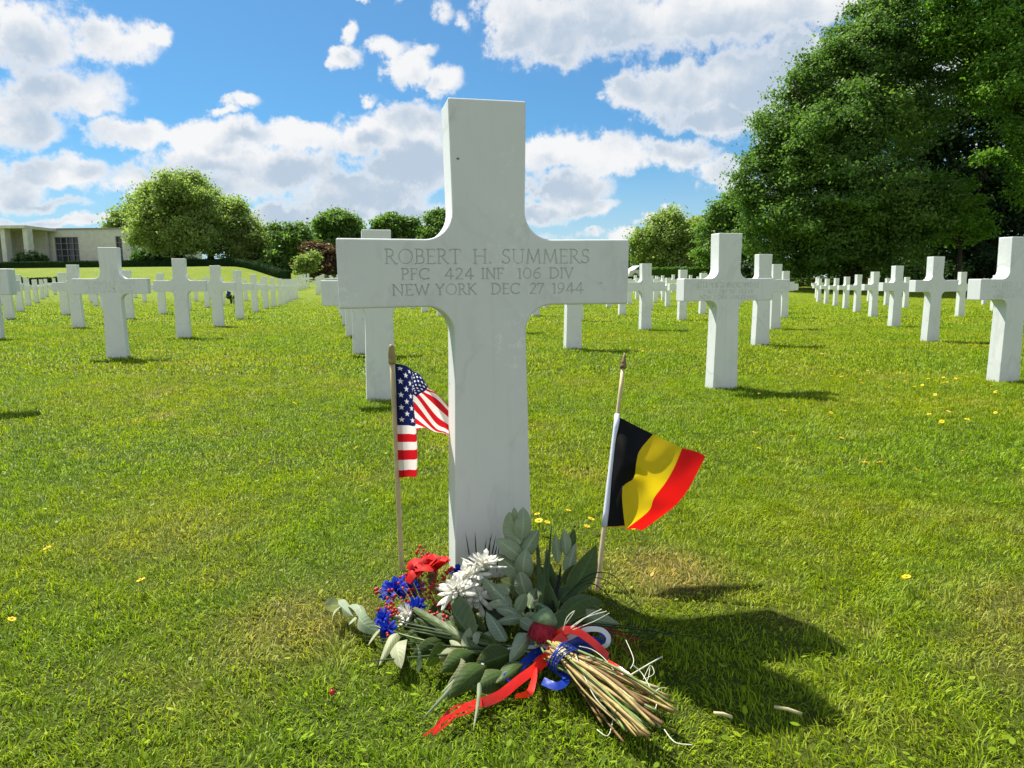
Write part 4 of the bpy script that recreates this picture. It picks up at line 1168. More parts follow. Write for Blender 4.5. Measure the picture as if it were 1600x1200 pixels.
# ------------------------------------------------------------------ the bouquet
BO = gnd(820, 1010); BO.z = T(BO.x, BO.y)
bq = empty('flower_bouquet', BO, 0, 'red, white and blue flower bouquet with eucalyptus and ribbons at the large cross foot', 'bouquet')
def B(px, py, Y, hmin=.042):
    # keep everything lying on top of the grass, not sunk in it
    return at(px, py, min(Y, gy(px, py, hmin))) - BO
def gy(px, py, h=0.0):
    """distance at which this pixel is h above the grass"""
    d = ray(px, py); z0 = T(0, 1.3)+h
    return (z0-HC)/d.z*d.y if d.z < 0 else 1.5
def G(px, py, h=.01): return at(px, py, gy(px, py, h+.016)) - BO
CAMV = Vector((0, -1, .55)).normalized()
def leaf(mb, p0, p1, w, nrm=CAMV, kind='euc', bend=.1, fold=.12, seg=8, mi=0, twist=0):
    p0, p1 = Vector(p0), Vector(p1); d = p1-p0; L = d.length
    if L < 1e-6: return
    dn = d.normalized(); side = dn.cross(nrm)
    if side.length < .05: side = dn.cross(Vector((1, 0, 0)))
    side.normalize(); up = side.cross(dn).normalized()
    vs = []
    for i in range(seg+1):
        t = i/seg
        if kind == 'euc': pr = (math.sin(math.pi*min(1, t**.72)))**.62 if 0 < t < 1 else .03
        elif kind == 'lance': pr = math.sin(math.pi*t**.8)**.9 if 0 < t < 1 else .02
        elif kind == 'petal': pr = (.25+.75*math.sin(math.pi*.5*min(1, t*1.5)))*(1 if t < .75 else math.sqrt(max(0, 1-((t-.75)/.25)**2))+.02)
        else: pr = min(1, .35+t*3)*(1-t)**.55+.01
        c = p0+d*t+up*(bend*L*math.sin(math.pi*t) - .35*bend*L*t*t)
        sd = side*math.cos(twist*t)+up*math.sin(twist*t)
        un = sd.cross(dn)*-1
        h = w*.5*pr
        vs += [c-sd*h+un*fold*h*2, c-sd*h*.5+un*fold*h*.8, c, c+sd*h*.5+un*fold*h*.8, c+sd*h+un*fold*h*2]
    fs = [(i*5+j, i*5+j+1, (i+1)*5+j+1, (i+1)*5+j) for i in range(seg) for j in range(4)]
    mb.add(vs, fs, mi)
def rn(a=.35):
    return (CAMV+Vector((random.uniform(-a, a), random.uniform(-a, a), random.uniform(-a, a)))).normalized()
def part_leaf(name, parent, mat, *a, **k):
    b = MB(); leaf(b, *a, **k); o = b.build(name, mat, parent)
    nv = len(b.v); rows = nv//5
    lu = o.data.attributes.new('lu', 'FLOAT', 'POINT'); lu.data.foreach_set('value', [1, .5, 0, .5, 1]*rows)
    lv = o.data.attributes.new('lv', 'FLOAT', 'POINT'); lv.data.foreach_set('value', [i/(rows-1) for i in range(rows) for _ in range(5)])
    return o
def branch(name, pts, r, leaves, mat, stem_mat='stem_green', a=.45, label=None, kind='euc'):
    """pts: stem spline; leaves: (base, tip, width[, mat])"""
    b = MB(); P = spline(pts, 14); b.tube(P, [r*(1-.06*i*.8) for i in range(15)], 6)
    o = b.build(name, M[stem_mat], bq)
    if label: o['label'] = label
    for q in leaves:
        m = M[q[3]] if len(q) > 3 else M[mat]
        part_leaf('leaf', o, m, q[0], q[1], q[2]*random.uniform(.95, 1.12), rn(a), kind, random.uniform(-.05, .24), random.uniform(.05, .42), 10, 0, random.uniform(-.5, .5))
    return o
# tall eucalyptus branch standing against the upright
Y1 = 1.47
branch('eucalyptus_branch', [G(838, 1010, .05), B(826, 935, 1.40), B(818, 880, 1.46), B(812, 800, 1.52)], .0022,
       [(B(815, 842, Y1), B(818, 792, Y1+.03), .040), (B(812, 850, Y1), B(795, 800, Y1+.02), .046), (B(806, 812, Y1), B(803, 793, Y1), .014), (B(816, 868, Y1-.01), B(842, 828, Y1), .034),
        (B(814, 872, Y1-.01), B(776, 842, Y1), .036), (B(818, 900, Y1-.02), B(776, 866, Y1-.01), .040), (B(818, 905, Y1-.03), B(822, 858, Y1-.02), .042), (B(820, 925, Y1-.05), B(782, 905, Y1-.04), .040),
        (B(822, 930, Y1-.05), B(812, 893, Y1-.05), .036), (B(824, 932, Y1-.06), B(864, 918, Y1-.04), .026), (B(826, 950, Y1-.07), B(838, 918, Y1-.07), .022), (B(816, 862, Y1+.02), B(790, 830, Y1+.03), .03)], 'euc')
# eucalyptus reaching forward, middle
Y2 = 1.33
branch('eucalyptus_branch', [G(850, 1020, .05), B(826, 975, 1.30), B(800, 945, 1.34), B(762, 935, 1.38)], .0021,
       [(B(800, 948, Y2), B(752, 900, Y2+.03), .030), (B(796, 945, Y2), B(762, 944, Y2-.01), .021), (B(812, 965, Y2), B(775, 950, Y2-.02), .024), (B(820, 968, Y2-.01), B(838, 960, Y2-.03), .022),
        (B(806, 958, Y2-.02), B(822, 928, Y2-.03), .022), (B(790, 1002, Y2-.06), B(760, 955, Y2-.06), .026), (B(818, 965, Y2-.04), B(774, 972, Y2-.06), .020), (B(812, 968, Y2-.05), B(836, 984, Y2-.07), .024),
        (B(826, 990, Y2-.06), B(800, 1030, Y2-.1), .034), (B(778, 985, Y2-.04), B(752, 1000, Y2-.08), .020), (B(836, 1000, Y2-.06), B(812, 1012, Y2-.08), .020), (B(845, 985, Y2-.03), B(820, 968, Y2-.05), .022), (B(795, 930, Y2+.02), B(770, 915, Y2+.03), .024)], 'euc')
# eucalyptus trailing to the left with round grey leaves
Y3 = 1.40
branch('eucalyptus_branch', [B(700, 1010, 1.32), B(630, 992, 1.36), B(580, 975, 1.40), B(545, 950, 1.43), B(520, 944, 1.44)], .002,
       [(B(528, 946, 1.44), B(506, 945, 1.44), .032, 'euc_pale'), (B(532, 948, 1.44), B(518, 964, 1.43), .016, 'euc_pale'), (B(528, 938, 1.44), B(550, 962, 1.43), .024), (B(546, 946, 1.43), B(572, 976, 1.42), .024), (B(562, 958, 1.42), B(590, 990, 1.41), .034),
        (B(595, 980, 1.40), B(574, 1008, 1.38), .016, 'euc_pale'), (B(622, 990, 1.37), B(594, 1034, 1.33), .018, 'euc_pale'), (B(626, 1002, 1.34), B(625, 1040, 1.31), .032, 'euc_pale'), (B(640, 1000, 1.34), B(655, 1050, 1.28), .026), (B(560, 960, 1.42), B(545, 976, 1.42), .012)], 'euc')
# pale eucalyptus pair low at the front
branch('eucalyptus_branch', [B(800, 1010, 1.27), B(760, 1005, 1.26), B(715, 1015, 1.23)], .002,
       [(B(730, 1022, 1.23), B(748, 976, 1.26), .030, 'euc_pale'), (B(722, 1020, 1.22), B(686, 1028, 1.20), .028, 'euc_pale'), (B(722, 1016, 1.23), B(702, 1000, 1.24), .012, 'euc_pale'), (B(724, 1028, 1.21), B(704, 1068, 1.17), .018, 'euc_pale'), (B(740, 1010, 1.25), B(752, 985, 1.25), .020, 'euc_pale')], 'euc_pale')
# dark eucalyptus and salal on the right
branch('leathery_branch', [G(862, 1012, .05), B(872, 950, 1.42), B(882, 890, 1.50), B(884, 830, 1.54)], .0022,
       [(B(890, 930, 1.46), B(932, 852, 1.50), .058), (B(886, 900, 1.47), B(900, 848, 1.52), .030, 'euc'), (B(872, 880, 1.50), B(868, 832, 1.52), .024, 'euc'), (B(884, 866, 1.50), B(880, 826, 1.53), .028, 'euc'), (B(890, 862, 1.52), B(897, 826, 1.54), .022), (B(868, 970, 1.40), B(948, 936, 1.38), .046),
        (B(864, 985, 1.36), B(912, 960, 1.32), .050), (B(872, 940, 1.45), B(900, 915, 1.44), .036), (B(874, 955, 1.43), B(858, 900, 1.47), .036), (B(898, 958, 1.40), B(968, 975, 1.36), .030, 'euc'), (B(905, 955, 1.40), B(952, 962, 1.37), .026), (B(870, 925, 1.46), B(856, 868, 1.50), .026), (B(878, 912, 1.47), B(912, 880, 1.49), .03)], 'salal', kind='lance')
branch('leathery_branch', [B(838, 1020, 1.22), B(770, 1010, 1.28), B(715, 985, 1.36)], .002,
       [(B(742, 1000, 1.30), B(702, 924, 1.37), .050, 'midleaf'), (B(712, 985, 1.36), B(690, 948, 1.40), .036), (B(760, 1040, 1.19), B(700, 1090, 1.12), .040), (B(790, 1050, 1.16), B(735, 1075, 1.13), .046), (B(800, 1020, 1.2), B(742, 1040, 1.18), .05), (B(820, 1035, 1.17), B(776, 1066, 1.13), .04),
        (B(700, 1010, 1.30), B(665, 1040, 1.26), .036), (B(690, 1000, 1.32), B(640, 1030, 1.28), .032), (B(740, 1020, 1.24), B(690, 1050, 1.2), .04), (B(700, 990, 1.35), B(650, 965, 1.40), .03), (B(760, 985, 1.32), B(712, 960, 1.38), .034), (B(780, 1020, 1.22), B(740, 990, 1.26), .03)], 'salal', kind='lance')
# long blades
for (p0, p1, w, m, bd) in ((B(752, 1018, 1.27), B(624, 938, 1.40), .022, 'midleaf', .08), (B(748, 1012, 1.28), B(640, 946, 1.42), .014, 'midleaf', .05), (B(728, 1048, 1.17), B(662, 1122, 1.08), .011, 'bladepale', .04), (B(724, 1052, 1.17), B(690, 1082, 1.12), .009, 'bladepale', .03), (B(750, 1060, 1.16), B(741, 1138, 1.05), .010, 'bladepale', .05),
                           (B(800, 1010, 1.27), B(575, 962, 1.40), .006, 'blade', .04), (B(800, 1016, 1.26), B(548, 992, 1.37), .005, 'blade', .09), (B(790, 1020, 1.25), B(566, 1000, 1.36), .006, 'blade', .02), (B(800, 1020, 1.25), B(590, 1012, 1.33), .007, 'midleaf', .03), (B(780, 1018, 1.25), B(560, 1034, 1.30), .006, 'blade', .03), (B(800, 1010, 1.27), B(610, 975, 1.38), .008, 'blade', .06), (B(790, 1012, 1.26), B(640, 985, 1.36), .007, 'midleaf', .03), (B(770, 1014, 1.26), B(600, 960, 1.41), .005, 'needle', .04),
                           (B(846, 960, 1.44), B(838, 826, 1.53), .014, 'blade', .03), (B(852, 950, 1.44), B(862, 818, 1.54), .010, 'blade', .02), (B(842, 970, 1.42), B(856, 850, 1.52), .016, 'salal', .03), (B(860, 960, 1.42), B(878, 880, 1.48), .012, 'needle', .04)):
    part_leaf('long_blade', bq, M[m], p0, p1, w, rn(.3), 'blade', bd, .25, 12)
# black needle tips in front of the white stone
for (x0, yy0, x1, yy1) in ((738, 882, 727, 830), (745, 870, 742, 829), (755, 868, 760, 842), (758, 866, 769, 832), (766, 866, 775, 836), (770, 868, 777, 850), (763, 870, 766, 838), (776, 880, 780, 852)):
    part_leaf('needle_tip', bq, M['needle'], B(x0, yy0+14, 1.45), B(x1, yy1, 1.50), .0040, rn(.1), 'blade', .0, .1, 5)
# thin bear grass arching to the right
for (pts, r) in (([(880, 935, 1.40), (920, 898, 1.44), (960, 900, 1.42), (995, 945, 1.38), (1024, 970, 1.36)], .0011), ([(880, 930, 1.40), (925, 903, 1.43), (960, 915, 1.41), (1010, 955, 1.37)], .0009),
                 ([(880, 950, 1.38), (915, 912, 1.41), (945, 925, 1.39), (1000, 985, 1.34), (1030, 990, 1.32)], .0011), ([(900, 975, 1.36), (985, 982, 1.35), (1060, 992, 1.34), (1110, 998, 1.34)], .0010), ([(900, 978, 1.36), (980, 988, 1.33), (1050, 988, 1.33), (1072, 980, 1.34)], .0010),
                 ([(895, 972, 1.35), (975, 978, 1.34), (1020, 985, 1.33), (1065, 1002, 1.31), (1072, 1022, 1.28)], .0008), ([(900, 965, 1.38), (945, 940, 1.39), (985, 975, 1.36), (1010, 1010, 1.31)], .0008), ([(890, 985, 1.33), (960, 990, 1.32), (1030, 1000, 1.31)], .0010), ([(900, 960, 1.39), (940, 930, 1.41), (975, 940, 1.39), (1040, 1000, 1.33)], .0007)):
    b = MB(); P = spline([B(*p) for p in pts], 16); b.tube(P, [r*1.5*(1-.045*i) for i in range(17)], 5); b.build('bear_grass', M['beargrass'], bq)
rf = random.Random(21)
for i in range(58):  # dark leaves added low to put shade into the bouquet's interior
    t = rf.random()
    px = 640+240*t+rf.uniform(-14, 14); py = 1000 - 34*math.sin(t*3.0) + rf.uniform(-34, 46) - (30 if px > 800 else 0)*rf.random()
    a = rf.uniform(2.2, 4.4) if px < 800 else rf.uniform(-.9, 1.9)
    ln = rf.uniform(30, 62); Yb = gy(px, py, rf.uniform(.012, .035))
    p0 = at(px, py, Yb)-BO; qx, qy = px+ln*math.cos(a), py-ln*.55*math.sin(a)
    p1 = at(qx, qy, gy(qx, qy, rf.uniform(.01, .04)) if qy > 900 else Yb)-BO
    part_leaf('shade_filler_leaf', bq, M['shade_filler'] if rf.random() < .7 else M['salal'], p0, p1, rf.uniform(.018, .036), rn(.5), 'lance', rf.uniform(-.05, .2), rf.uniform(.1, .35), 8, 0, rf.uniform(-.5, .5))
# flowers
def bloom(name, c, axis, Rr, mat, n=46, w=.34, layers=4, open_=1.15, calyx=True, seed=0, tipcurl=.15, pk='petal'):
    rs = random.Random(seed); axis = Vector(axis).normalized()
    u = axis.cross(Vector((.3, .2, .9))).normalized(); v = axis.cross(u)
    b = MB()
    for L in range(layers):
        f = L/(layers-1) if layers > 1 else 0
        k = int(n/layers*(1-.35*f))
        tilt = open_*(1-.72*f)
        for i in range(k):
            a = 2*math.pi*(i+.5*L)/k + rs.uniform(-.16, .16); tl = tilt+rs.uniform(-.18, .18)
            o = u*math.cos(a)+v*math.sin(a)
            d = axis*math.cos(tl)+o*math.sin(tl)
            ln = Rr*(1-.30*f)*rs.uniform(.82, 1.12)
            nn = (axis*math.sin(tl)-o*math.cos(tl))
            p0 = c+o*Rr*.10*(1-f)+axis*Rr*.05*f
            leaf(b, p0, p0+d*ln, Rr*w*rs.uniform(.8, 1.15), nn, pk, tipcurl*rs.uniform(.2, 1.3), .22, 6)
    ob = b.build(name, M[mat], bq)
    if calyx:
        k = MB(); k.lathe(c-axis*Rr*.16, axis, [(.0, 0), (Rr*.12, 0), (Rr*.25, Rr*.10), (Rr*.27, Rr*.2), (Rr*.1, Rr*.22)], 10); k.build('calyx', M['calyx'], ob)
    return ob
mm = 1.42/F_PX
bloom('white_chrysanthemum', B(756, 888, 1.39), (.15, .0, 1), 35*mm, 'petal_white', 44, .22, 4, 1.2, seed=1)
bloom('white_chrysanthemum', B(735, 905, 1.38), (-.3, -.25, .9), 33*mm, 'petal_white', 44, .24, 4, 1.3, seed=2)
bloom('white_chrysanthemum', B(716, 926, 1.35), (-.35, -.4, .8), 33*mm, 'petal_white', 44, .25, 4, 1.35, seed=3)
bloom('white_chrysanthemum', B(744, 932, 1.36), (.1, -.6, .5), 30*mm, 'petal_white', 38, .25, 4, 1.35, seed=4)
bloom('white_chrysanthemum', B(640, 962, 1.37), (-.6, -.5, .4), 22*mm, 'petal_white', 22, .30, 2, .9, seed=14)
bloom('blue_chrysanthemum', B(618, 925, 1.43), (-.3, -.45, .8), 28*mm, 'petal_blue', 40, .34, 3, 1.3, seed=5)
bloom('blue_chrysanthemum', B(644, 922, 1.42), (.1, -.5, .7), 20*mm, 'petal_blue', 34, .34, 3, 1.3, seed=6)
bloom('blue_chrysanthemum', B(601, 968, 1.40), (-.5, -.5, .5), 17*mm, 'petal_blue', 30, .36, 3, 1.3, seed=7)
bloom('blue_chrysanthemum', B(606, 984, 1.38), (-.4, -.6, .3), 18*mm, 'petal_blue', 30, .36, 3, 1.3, seed=8)
bloom('blue_chrysanthemum', B(718, 898, 1.46), (0, -.2, 1), 19*mm, 'petal_blue', 30, .36, 3, 1.1, seed=9)
bloom('blue_chrysanthemum', B(650, 950, 1.40), (0, -.6, .4), 19*mm, 'petal_blue', 28, .36, 3, 1.3, seed=10)
bloom('red_poppy', B(676, 892, 1.42), (-.1, .1, 1), 34*mm, 'petal_red', 14, .95, 2, .95, seed=11, tipcurl=.3)
bloom('red_poppy', B(660, 893, 1.42), (-.55, -.3, .8), 28*mm, 'petal_red', 9, 1.0, 2, 1.0, False, seed=15, tipcurl=.3)
part_leaf('sepal', bq, M['calyx'], B(672, 915, 1.43), B(682, 888, 1.44), .018, CAMV, 'euc', .1, .15)
part_leaf('sepal', bq, M['salal'], B(662, 925, 1.42), B(645, 893, 1.44), .014, CAMV, 'lance', .05, .15)
# crimson gerbera hanging upside down from a curled stem
gc = B(853, 962, 1.19)
gb = MB(); rs = random.Random(5)
down = Vector((-.22, -.35, -1)).normalized(); gu = down.cross(Vector((0, 1, .2))).normalized(); gv = down.cross(gu)
for L in range(3):
    for i in range(30):
        a = 2*math.pi*(i+.33*L)/30; o = gu*math.cos(a)+gv*math.sin(a)
        leaf(gb, gc+o*.012+down*.004, gc+o*(.027-.004*L+rs.uniform(-.002, .002))+down*(.043+rs.uniform(-.003, .004)), .0078, o, 'petal', .12, .2, 6)
go = gb.build('red_gerbera', M['petal_crimson'], bq)
k = MB(); k.lathe(gc-down*.014, down, [(.004, 0), (.010, .004), (.0175, .012), (.0225, .020), (.0215, .027), (.012, .028)], 16); k.build('calyx', M['calyx'], go)
k = MB(); k.tube(spline([gc-down*.013, B(849, 948, 1.225), B(841, 944, 1.23), B(836, 954, 1.24), B(840, 1000, 1.24)], 14), .0030, 8); k.build('flower_stem', M['calyx'], go)
# berries
def berry_spray(name, root_pt, centres, seed, mat='berry', r=.0036):
    rs = random.Random(seed); b = MB(); bm_ = MB(); bm_.ball((0, 0, 0), r, 8, 6)
    o = None; pts = []
    for (px, py, Y, sp, n) in centres:
        for i in range(int(n*1.25)):
            for _ in range(20):
                p = B(px+rs.gauss(0, sp), py+rs.gauss(0, sp*.9), Y-.012+rs.uniform(-.02, .02))
                if all((p-q).length > r*1.75 for q in pts): break
            pts.append(p)
            b.tube(spline([root_pt*.3+p*.7-Vector((0, 0, .012)), root_pt*.15+p*.85-Vector((0, 0, .004)), p], 4), .0004, 4, caps=False)
    o = b.build(name, M['stem_green'], bq)
    me = None
    for p in pts:
        if me is None:
            q = bm_.build('berry', M[mat], o); me = q.data
        else:
            q = link_mesh('berry', me, o)
        q.location = p; q.scale = [rs.uniform(.8, 1.15)]*3
    return o
berry_spray('berry_spray', B(720, 985, 1.37), [(692, 906, 1.44, 10, 15), (683, 925, 1.42, 13, 24), (700, 940, 1.40, 8, 10)], 1)
berry_spray('berry_spray', B(690, 980, 1.37), [(620, 945, 1.40, 14, 18), (640, 925, 1.41, 14, 16), (612, 953, 1.39, 7, 10), (642, 948, 1.39, 8, 8)], 2)
berry_spray('berry_spray', B(690, 960, 1.39), [(659, 864, 1.47, 5, 9), (668, 872, 1.46, 6, 4), (632, 905, 1.44, 9, 10), (592, 922, 1.43, 4, 6), (660, 915, 1.43, 9, 12)], 3)
berry_spray('berry_spray', B(700, 1000, 1.33), [(605, 988, 1.38, 5, 5), (688, 962, 1.38, 8, 8), (757, 918, 1.40, 4, 5), (704, 890, 1.46, 3, 5)], 4)
for p in (((880, 975, 1.34), (960, 985, 1.31), (998, 1012, 1.27)), ((890, 978, 1.33), (950, 990, 1.30), (985, 1022, 1.25)), ((885, 976, 1.34), (965, 990, 1.30), (1000, 1000, 1.28))):
    b = MB(); b.tube(spline([B(*q) for q in p], 10), [.0018-.0001*i for i in range(11)], 5); b.build('red_twig', M['petal_crimson'], bq)
# tied stems lying to the lower right
kn = G(868, 1022, .045)
rs = random.Random(3)
for i in range(46):
    t = rs.uniform(-1, 1); hgt = rs.uniform(.006, .052)*(1-.35*abs(t))
    q = rs.uniform(.74, 1.02)
    ex = 880+156*q + t*30; ey = 1024+108*q - t*34 + rs.uniform(-6, 6)
    e = G(ex, ey, hgt*.9+.004)
    s = kn + Vector((rs.uniform(-.012, .012), rs.uniform(-.014, .014), rs.uniform(-.016, .014)))
    s = s - (e-s).normalized()*rs.uniform(.004, .018)
    mid = (s+e)*.5 + Vector((rs.uniform(-.010, .010), rs.uniform(-.010, .010), rs.uniform(.0, .012)))
    P = spline([s, mid, e], 12)
    r = rs.uniform(.0013, .0029)
    mt = rs.choice(['stem_straw', 'stem_straw', 'stem_straw', 'stem_cream', 'stem_green', 'stem_green', 'stem_brown', 'stem_brown'])
    rad = [r*(1+(.35 if j in (4, 8) and mt in ('stem_straw', 'stem_brown') else 0)) for j in range(13)]
    b = MB(); b.tube(P, rad, 7); b.build('cut_stem', M[mt], bq)
for p in (((895, 1050, .03), (935, 1110, .012), (975, 1160, .006)), ((905, 1060, .02), (955, 1120, .01), (1000, 1150, .006)), ((880, 1045, .02), (915, 1090, .01), (940, 1130, .006))):
    b = MB(); b.tube(spline([G(*q) for q in p], 10), .0019, 6); b.build('cut_stem', M['stem_brown'], bq)
# ribbons
def ribbon(name, pts, w, mat, nrm=None, n=40, taper=0, twist=.35):
    P = spline(pts, n); b = MB(); vs = []
    for i, p in enumerate(P):
        d = (P[min(i+1, n)]-P[max(i-1, 0)]).normalized()
        nv = nrm if nrm is not None else CAMV
        a = twist*i/n
        s = d.cross(nv)
        if s.length < .05: s = d.cross(Vector((1, 0, 0)))
        s.normalize(); u = s.cross(d); s = s*math.cos(a)+u*math.sin(a)
        h = w*.5*(1-taper*max(0, (i/n-.6)/.4))
        w2 = .05*math.sin(i*.9); vs += [p-s*h, p-s*h*.33+u*h*(.04+w2), p+s*h*.33+u*h*(.04-w2), p+s*h]
    fs = [(i*4+j, i*4+j+1, (i+1)*4+j+1, (i+1)*4+j) for i in range(n) for j in range(3)]
    b.add(vs, fs); return b.build(name, M[mat], bq)
RW = .0165
ribbon('red_ribbon', [B(866, 1018, 1.19), B(850, 1034, 1.17), B(812, 1062, 1.125), B(782, 1086, 1.10), B(755, 1098, 1.09)], RW*.95, 'rib_red', Vector((.1, -.6, 1)).normalized())
for j, (a, c, e) in enumerate((((720, 1106), (690, 1130), (662, 1150)), ((722, 1110), (700, 1122), (668, 1146)), ((715, 1112), (700, 1130), (676, 1148)), ((722, 1100), (700, 1112), (680, 1136)), ((735, 1112), (712, 1120), (702, 1124)), ((730, 1104), (708, 1116), (672, 1143)), ((700, 1118), (686, 1134), (678, 1146)))):
    ribbon('ribbon_shred', [G(770, 1092+(j-3)*.8, .014), G(748, 1098+(j-3)*2.0, .013), G(*a, .012), G(*c, .010), G(*e, .007)], RW*.20, 'rib_red', Vector((0, -.5, 1)).normalized(), 24)
ribbon('red_ribbon', [B(866, 1016, 1.18), B(868, 1000, 1.17), B(880, 986, 1.16), B(900, 986, 1.16), B(922, 1000, 1.155), B(940, 1016, 1.15), B(950, 1026, 1.15)], RW*.85, 'rib_red', Vector((.2, -1, .6)).normalized())
ribbon('red_ribbon', [B(860, 1022, 1.18), B(838, 1036, 1.165), B(834, 1062, 1.14), B(826, 1082, 1.12), B(805, 1088, 1.12)], RW*.8, 'rib_red', Vector((-.6, -1, .3)).normalized(), twist=.8)
ribbon('red_ribbon', [B(948, 1034, 1.13), B(965, 1044, 1.12), B(985, 1058, 1.11)], RW*.6, 'rib_red')
ribbon('white_ribbon', [B(866, 1006, 1.185), B(890, 996, 1.18), B(915, 984, 1.18), B(938, 984, 1.18), B(950, 994, 1.175), B(949, 1006, 1.17), B(940, 1012, 1.17)], RW*.55, 'rib_white', Vector((0, -1, .35)).normalized())
ribbon('white_ribbon', [B(864, 1006, 1.185), B(842, 1010, 1.185), B(815, 1012, 1.18), B(785, 1018, 1.17), B(755, 1036, 1.15), B(740, 1072, 1.11)], RW*.42, 'rib_white', Vector((0, -.6, 1)).normalized(), taper=.7)
ribbon('white_ribbon', [B(858, 1018, 1.17), B(862, 1032, 1.155), B(885, 1038, 1.145), B(915, 1036, 1.14), B(935, 1040, 1.13)], RW*.5, 'rib_white', Vector((0, -1, .5)).normalized())
ribbon('blue_ribbon', [B(866, 1012, 1.19), B(892, 1004, 1.195), B(918, 1000, 1.195), B(936, 1004, 1.195), B(925, 1012, 1.185), B(900, 1014, 1.18), B(868, 1016, 1.18)], RW*.9, 'rib_blue', Vector((0, -1, .4)).normalized())
ribbon('blue_ribbon', [B(862, 1014, 1.19), B(838, 1020, 1.19), B(815, 1040, 1.16), B(790, 1060, 1.13)], RW*.9, 'rib_blue', Vector((-.2, -.8, .8)).normalized())
ribbon('blue_ribbon', [B(848, 1064, 1.12), B(870, 1072, 1.105), B(885, 1062, 1.11), B(878, 1048, 1.125)], RW*.8, 'rib_blue', Vector((0, -.7, .7)).normalized())
ribbon('blue_ribbon', [B(940, 988, 1.19), B(950, 998, 1.185), B(946, 1010, 1.18)], RW*.8, 'rib_blue')
ribbon('red_ribbon', [B(884, 992, 1.16), B(868, 1006, 1.14), B(857, 1024, 1.13), B(838, 1046, 1.13)], RW*1.05, 'rib_red', Vector((.3, -1, .6)).normalized(), 20)
# blue tie wound round the stems, and knot
b = MB()
ax2 = (G(1030, 1130, .03)-kn).normalized(); t1 = ax2.cross(Vector((0, 0, 1))).normalized(); t2 = t1.cross(ax2)
for j in range(6):
    c = kn+ax2*(.012+.0042*j)
    b.tube([c+(t1*math.cos(q*math.pi/10)*.027+t2*math.sin(q*math.pi/10)*.025)+ax2*.004*math.sin(q*.6+j) for q in range(21)], .0013, 5, 0, False)
b.build('blue_tie', M['rib_blue'], bq)
b = MB(); b.ball(B(867, 1018, 1.165), .013, 12, 8, 0, (1.3, 1, 1)); b.build('ribbon_knot', M['rib_red'], bq)
for (q0, q1, q2) in (((850, 1006, 1.17), (866, 1020, 1.15), (872, 1042, 1.14)), ((858, 1002, 1.175), (876, 1018, 1.15), (884, 1036, 1.14))):
    ribbon('ribbon_wrap', [B(*q0), B(*q1), B(*q2)], .011, 'rib_blue' if q0[0] > 855 else 'rib_white', Vector((.3, -1, .5)).normalized(), 12)
# pale raffia strings
for (pts, r) in (([(905, 1010, .06), (925, 1015, .055), (945, 1030, .05), (962, 1055, .04), (955, 1085, .035), (958, 1120, .012), (950, 1150, .004), (933, 1140, .004)], .0011), ([(905, 1030, .05), (930, 1028, .05), (960, 1045, .04), (985, 1055, .035)], .0020), ([(985, 1055, .04), (1010, 1040, .035), (1035, 1026, .03)], .0016),
                 ([(978, 1000, .05), (990, 1030, .04), (985, 1045, .035)], .0009), ([(990, 1040, .05), (1005, 1055, .04), (1025, 1095, .03), (1022, 1110, .03)], .0010), ([(900, 1025, .06), (910, 1050, .05), (930, 1090, .035), (957, 1118, .02)], .0013), ([(1020, 1085, .04), (1030, 1076, .035), (1040, 1075, .03)], .0010),
                 ([(1038, 1140, .008), (1055, 1160, .006), (1082, 1164, .004)], .0013), ([(880, 985, .13), (886, 965, .15), (898, 955, .16), (884, 975, .13)], .0010), ([(892, 980, .10), (915, 965, .12), (948, 955, .13)], .0010), ([(892, 982, .10), (920, 962, .12), (940, 952, .14)], .0009), ([(895, 984, .10), (930, 970, .11), (952, 958, .13)], .0008), ([(1010, 1060, .03), (1022, 1052, .03), (1016, 1040, .03), (1005, 1062, .02)], .0008), ([(980, 1060, .04), (1000, 1072, .035), (1012, 1062, .03), (1016, 1040, .03)], .0007)):
    b = MB(); P = spline([G(*p) for p in pts], 22); b.tube(P, r*.8, 5); b.build('raffia_string', M['raffia'], bq)

# bits dropped on the grass
for (x0, q0, x1, q1, lab) in ((1208, 1130, 1252, 1138, 'short pale cut stem lying in the shadow of the large cross'), (1114, 1140, 1143, 1143, 'small straw coloured stem bit on the grass near the tied stems')):
    p0 = gnd(x0, q0)+Vector((0, 0, .028)); p1 = gnd(x1, q1)+Vector((0, 0, .024))
    b = MB(); b.tube([p0, p0*.5+p1*.5+Vector((0, 0, .002)), p1], [.0026, .0029, .0025], 8)
    tag(b.build('stem_piece', M['stem_cream'], None, True, tuple(p0)), lab, 'stem')
p0 = gnd(520, 1099)+Vector((0, 0, .02)); b = MB(); b.ball((0, 0, 0), .0048, 10, 7); b.tube([(0, 0, .004), (.002, 0, .010)], .0007, 5, 0)
o = b.build('fallen_berry', M['berry']); o.location = p0
tag(o, 'single red berry fallen on the grass left of the red ribbon end', 'berry')

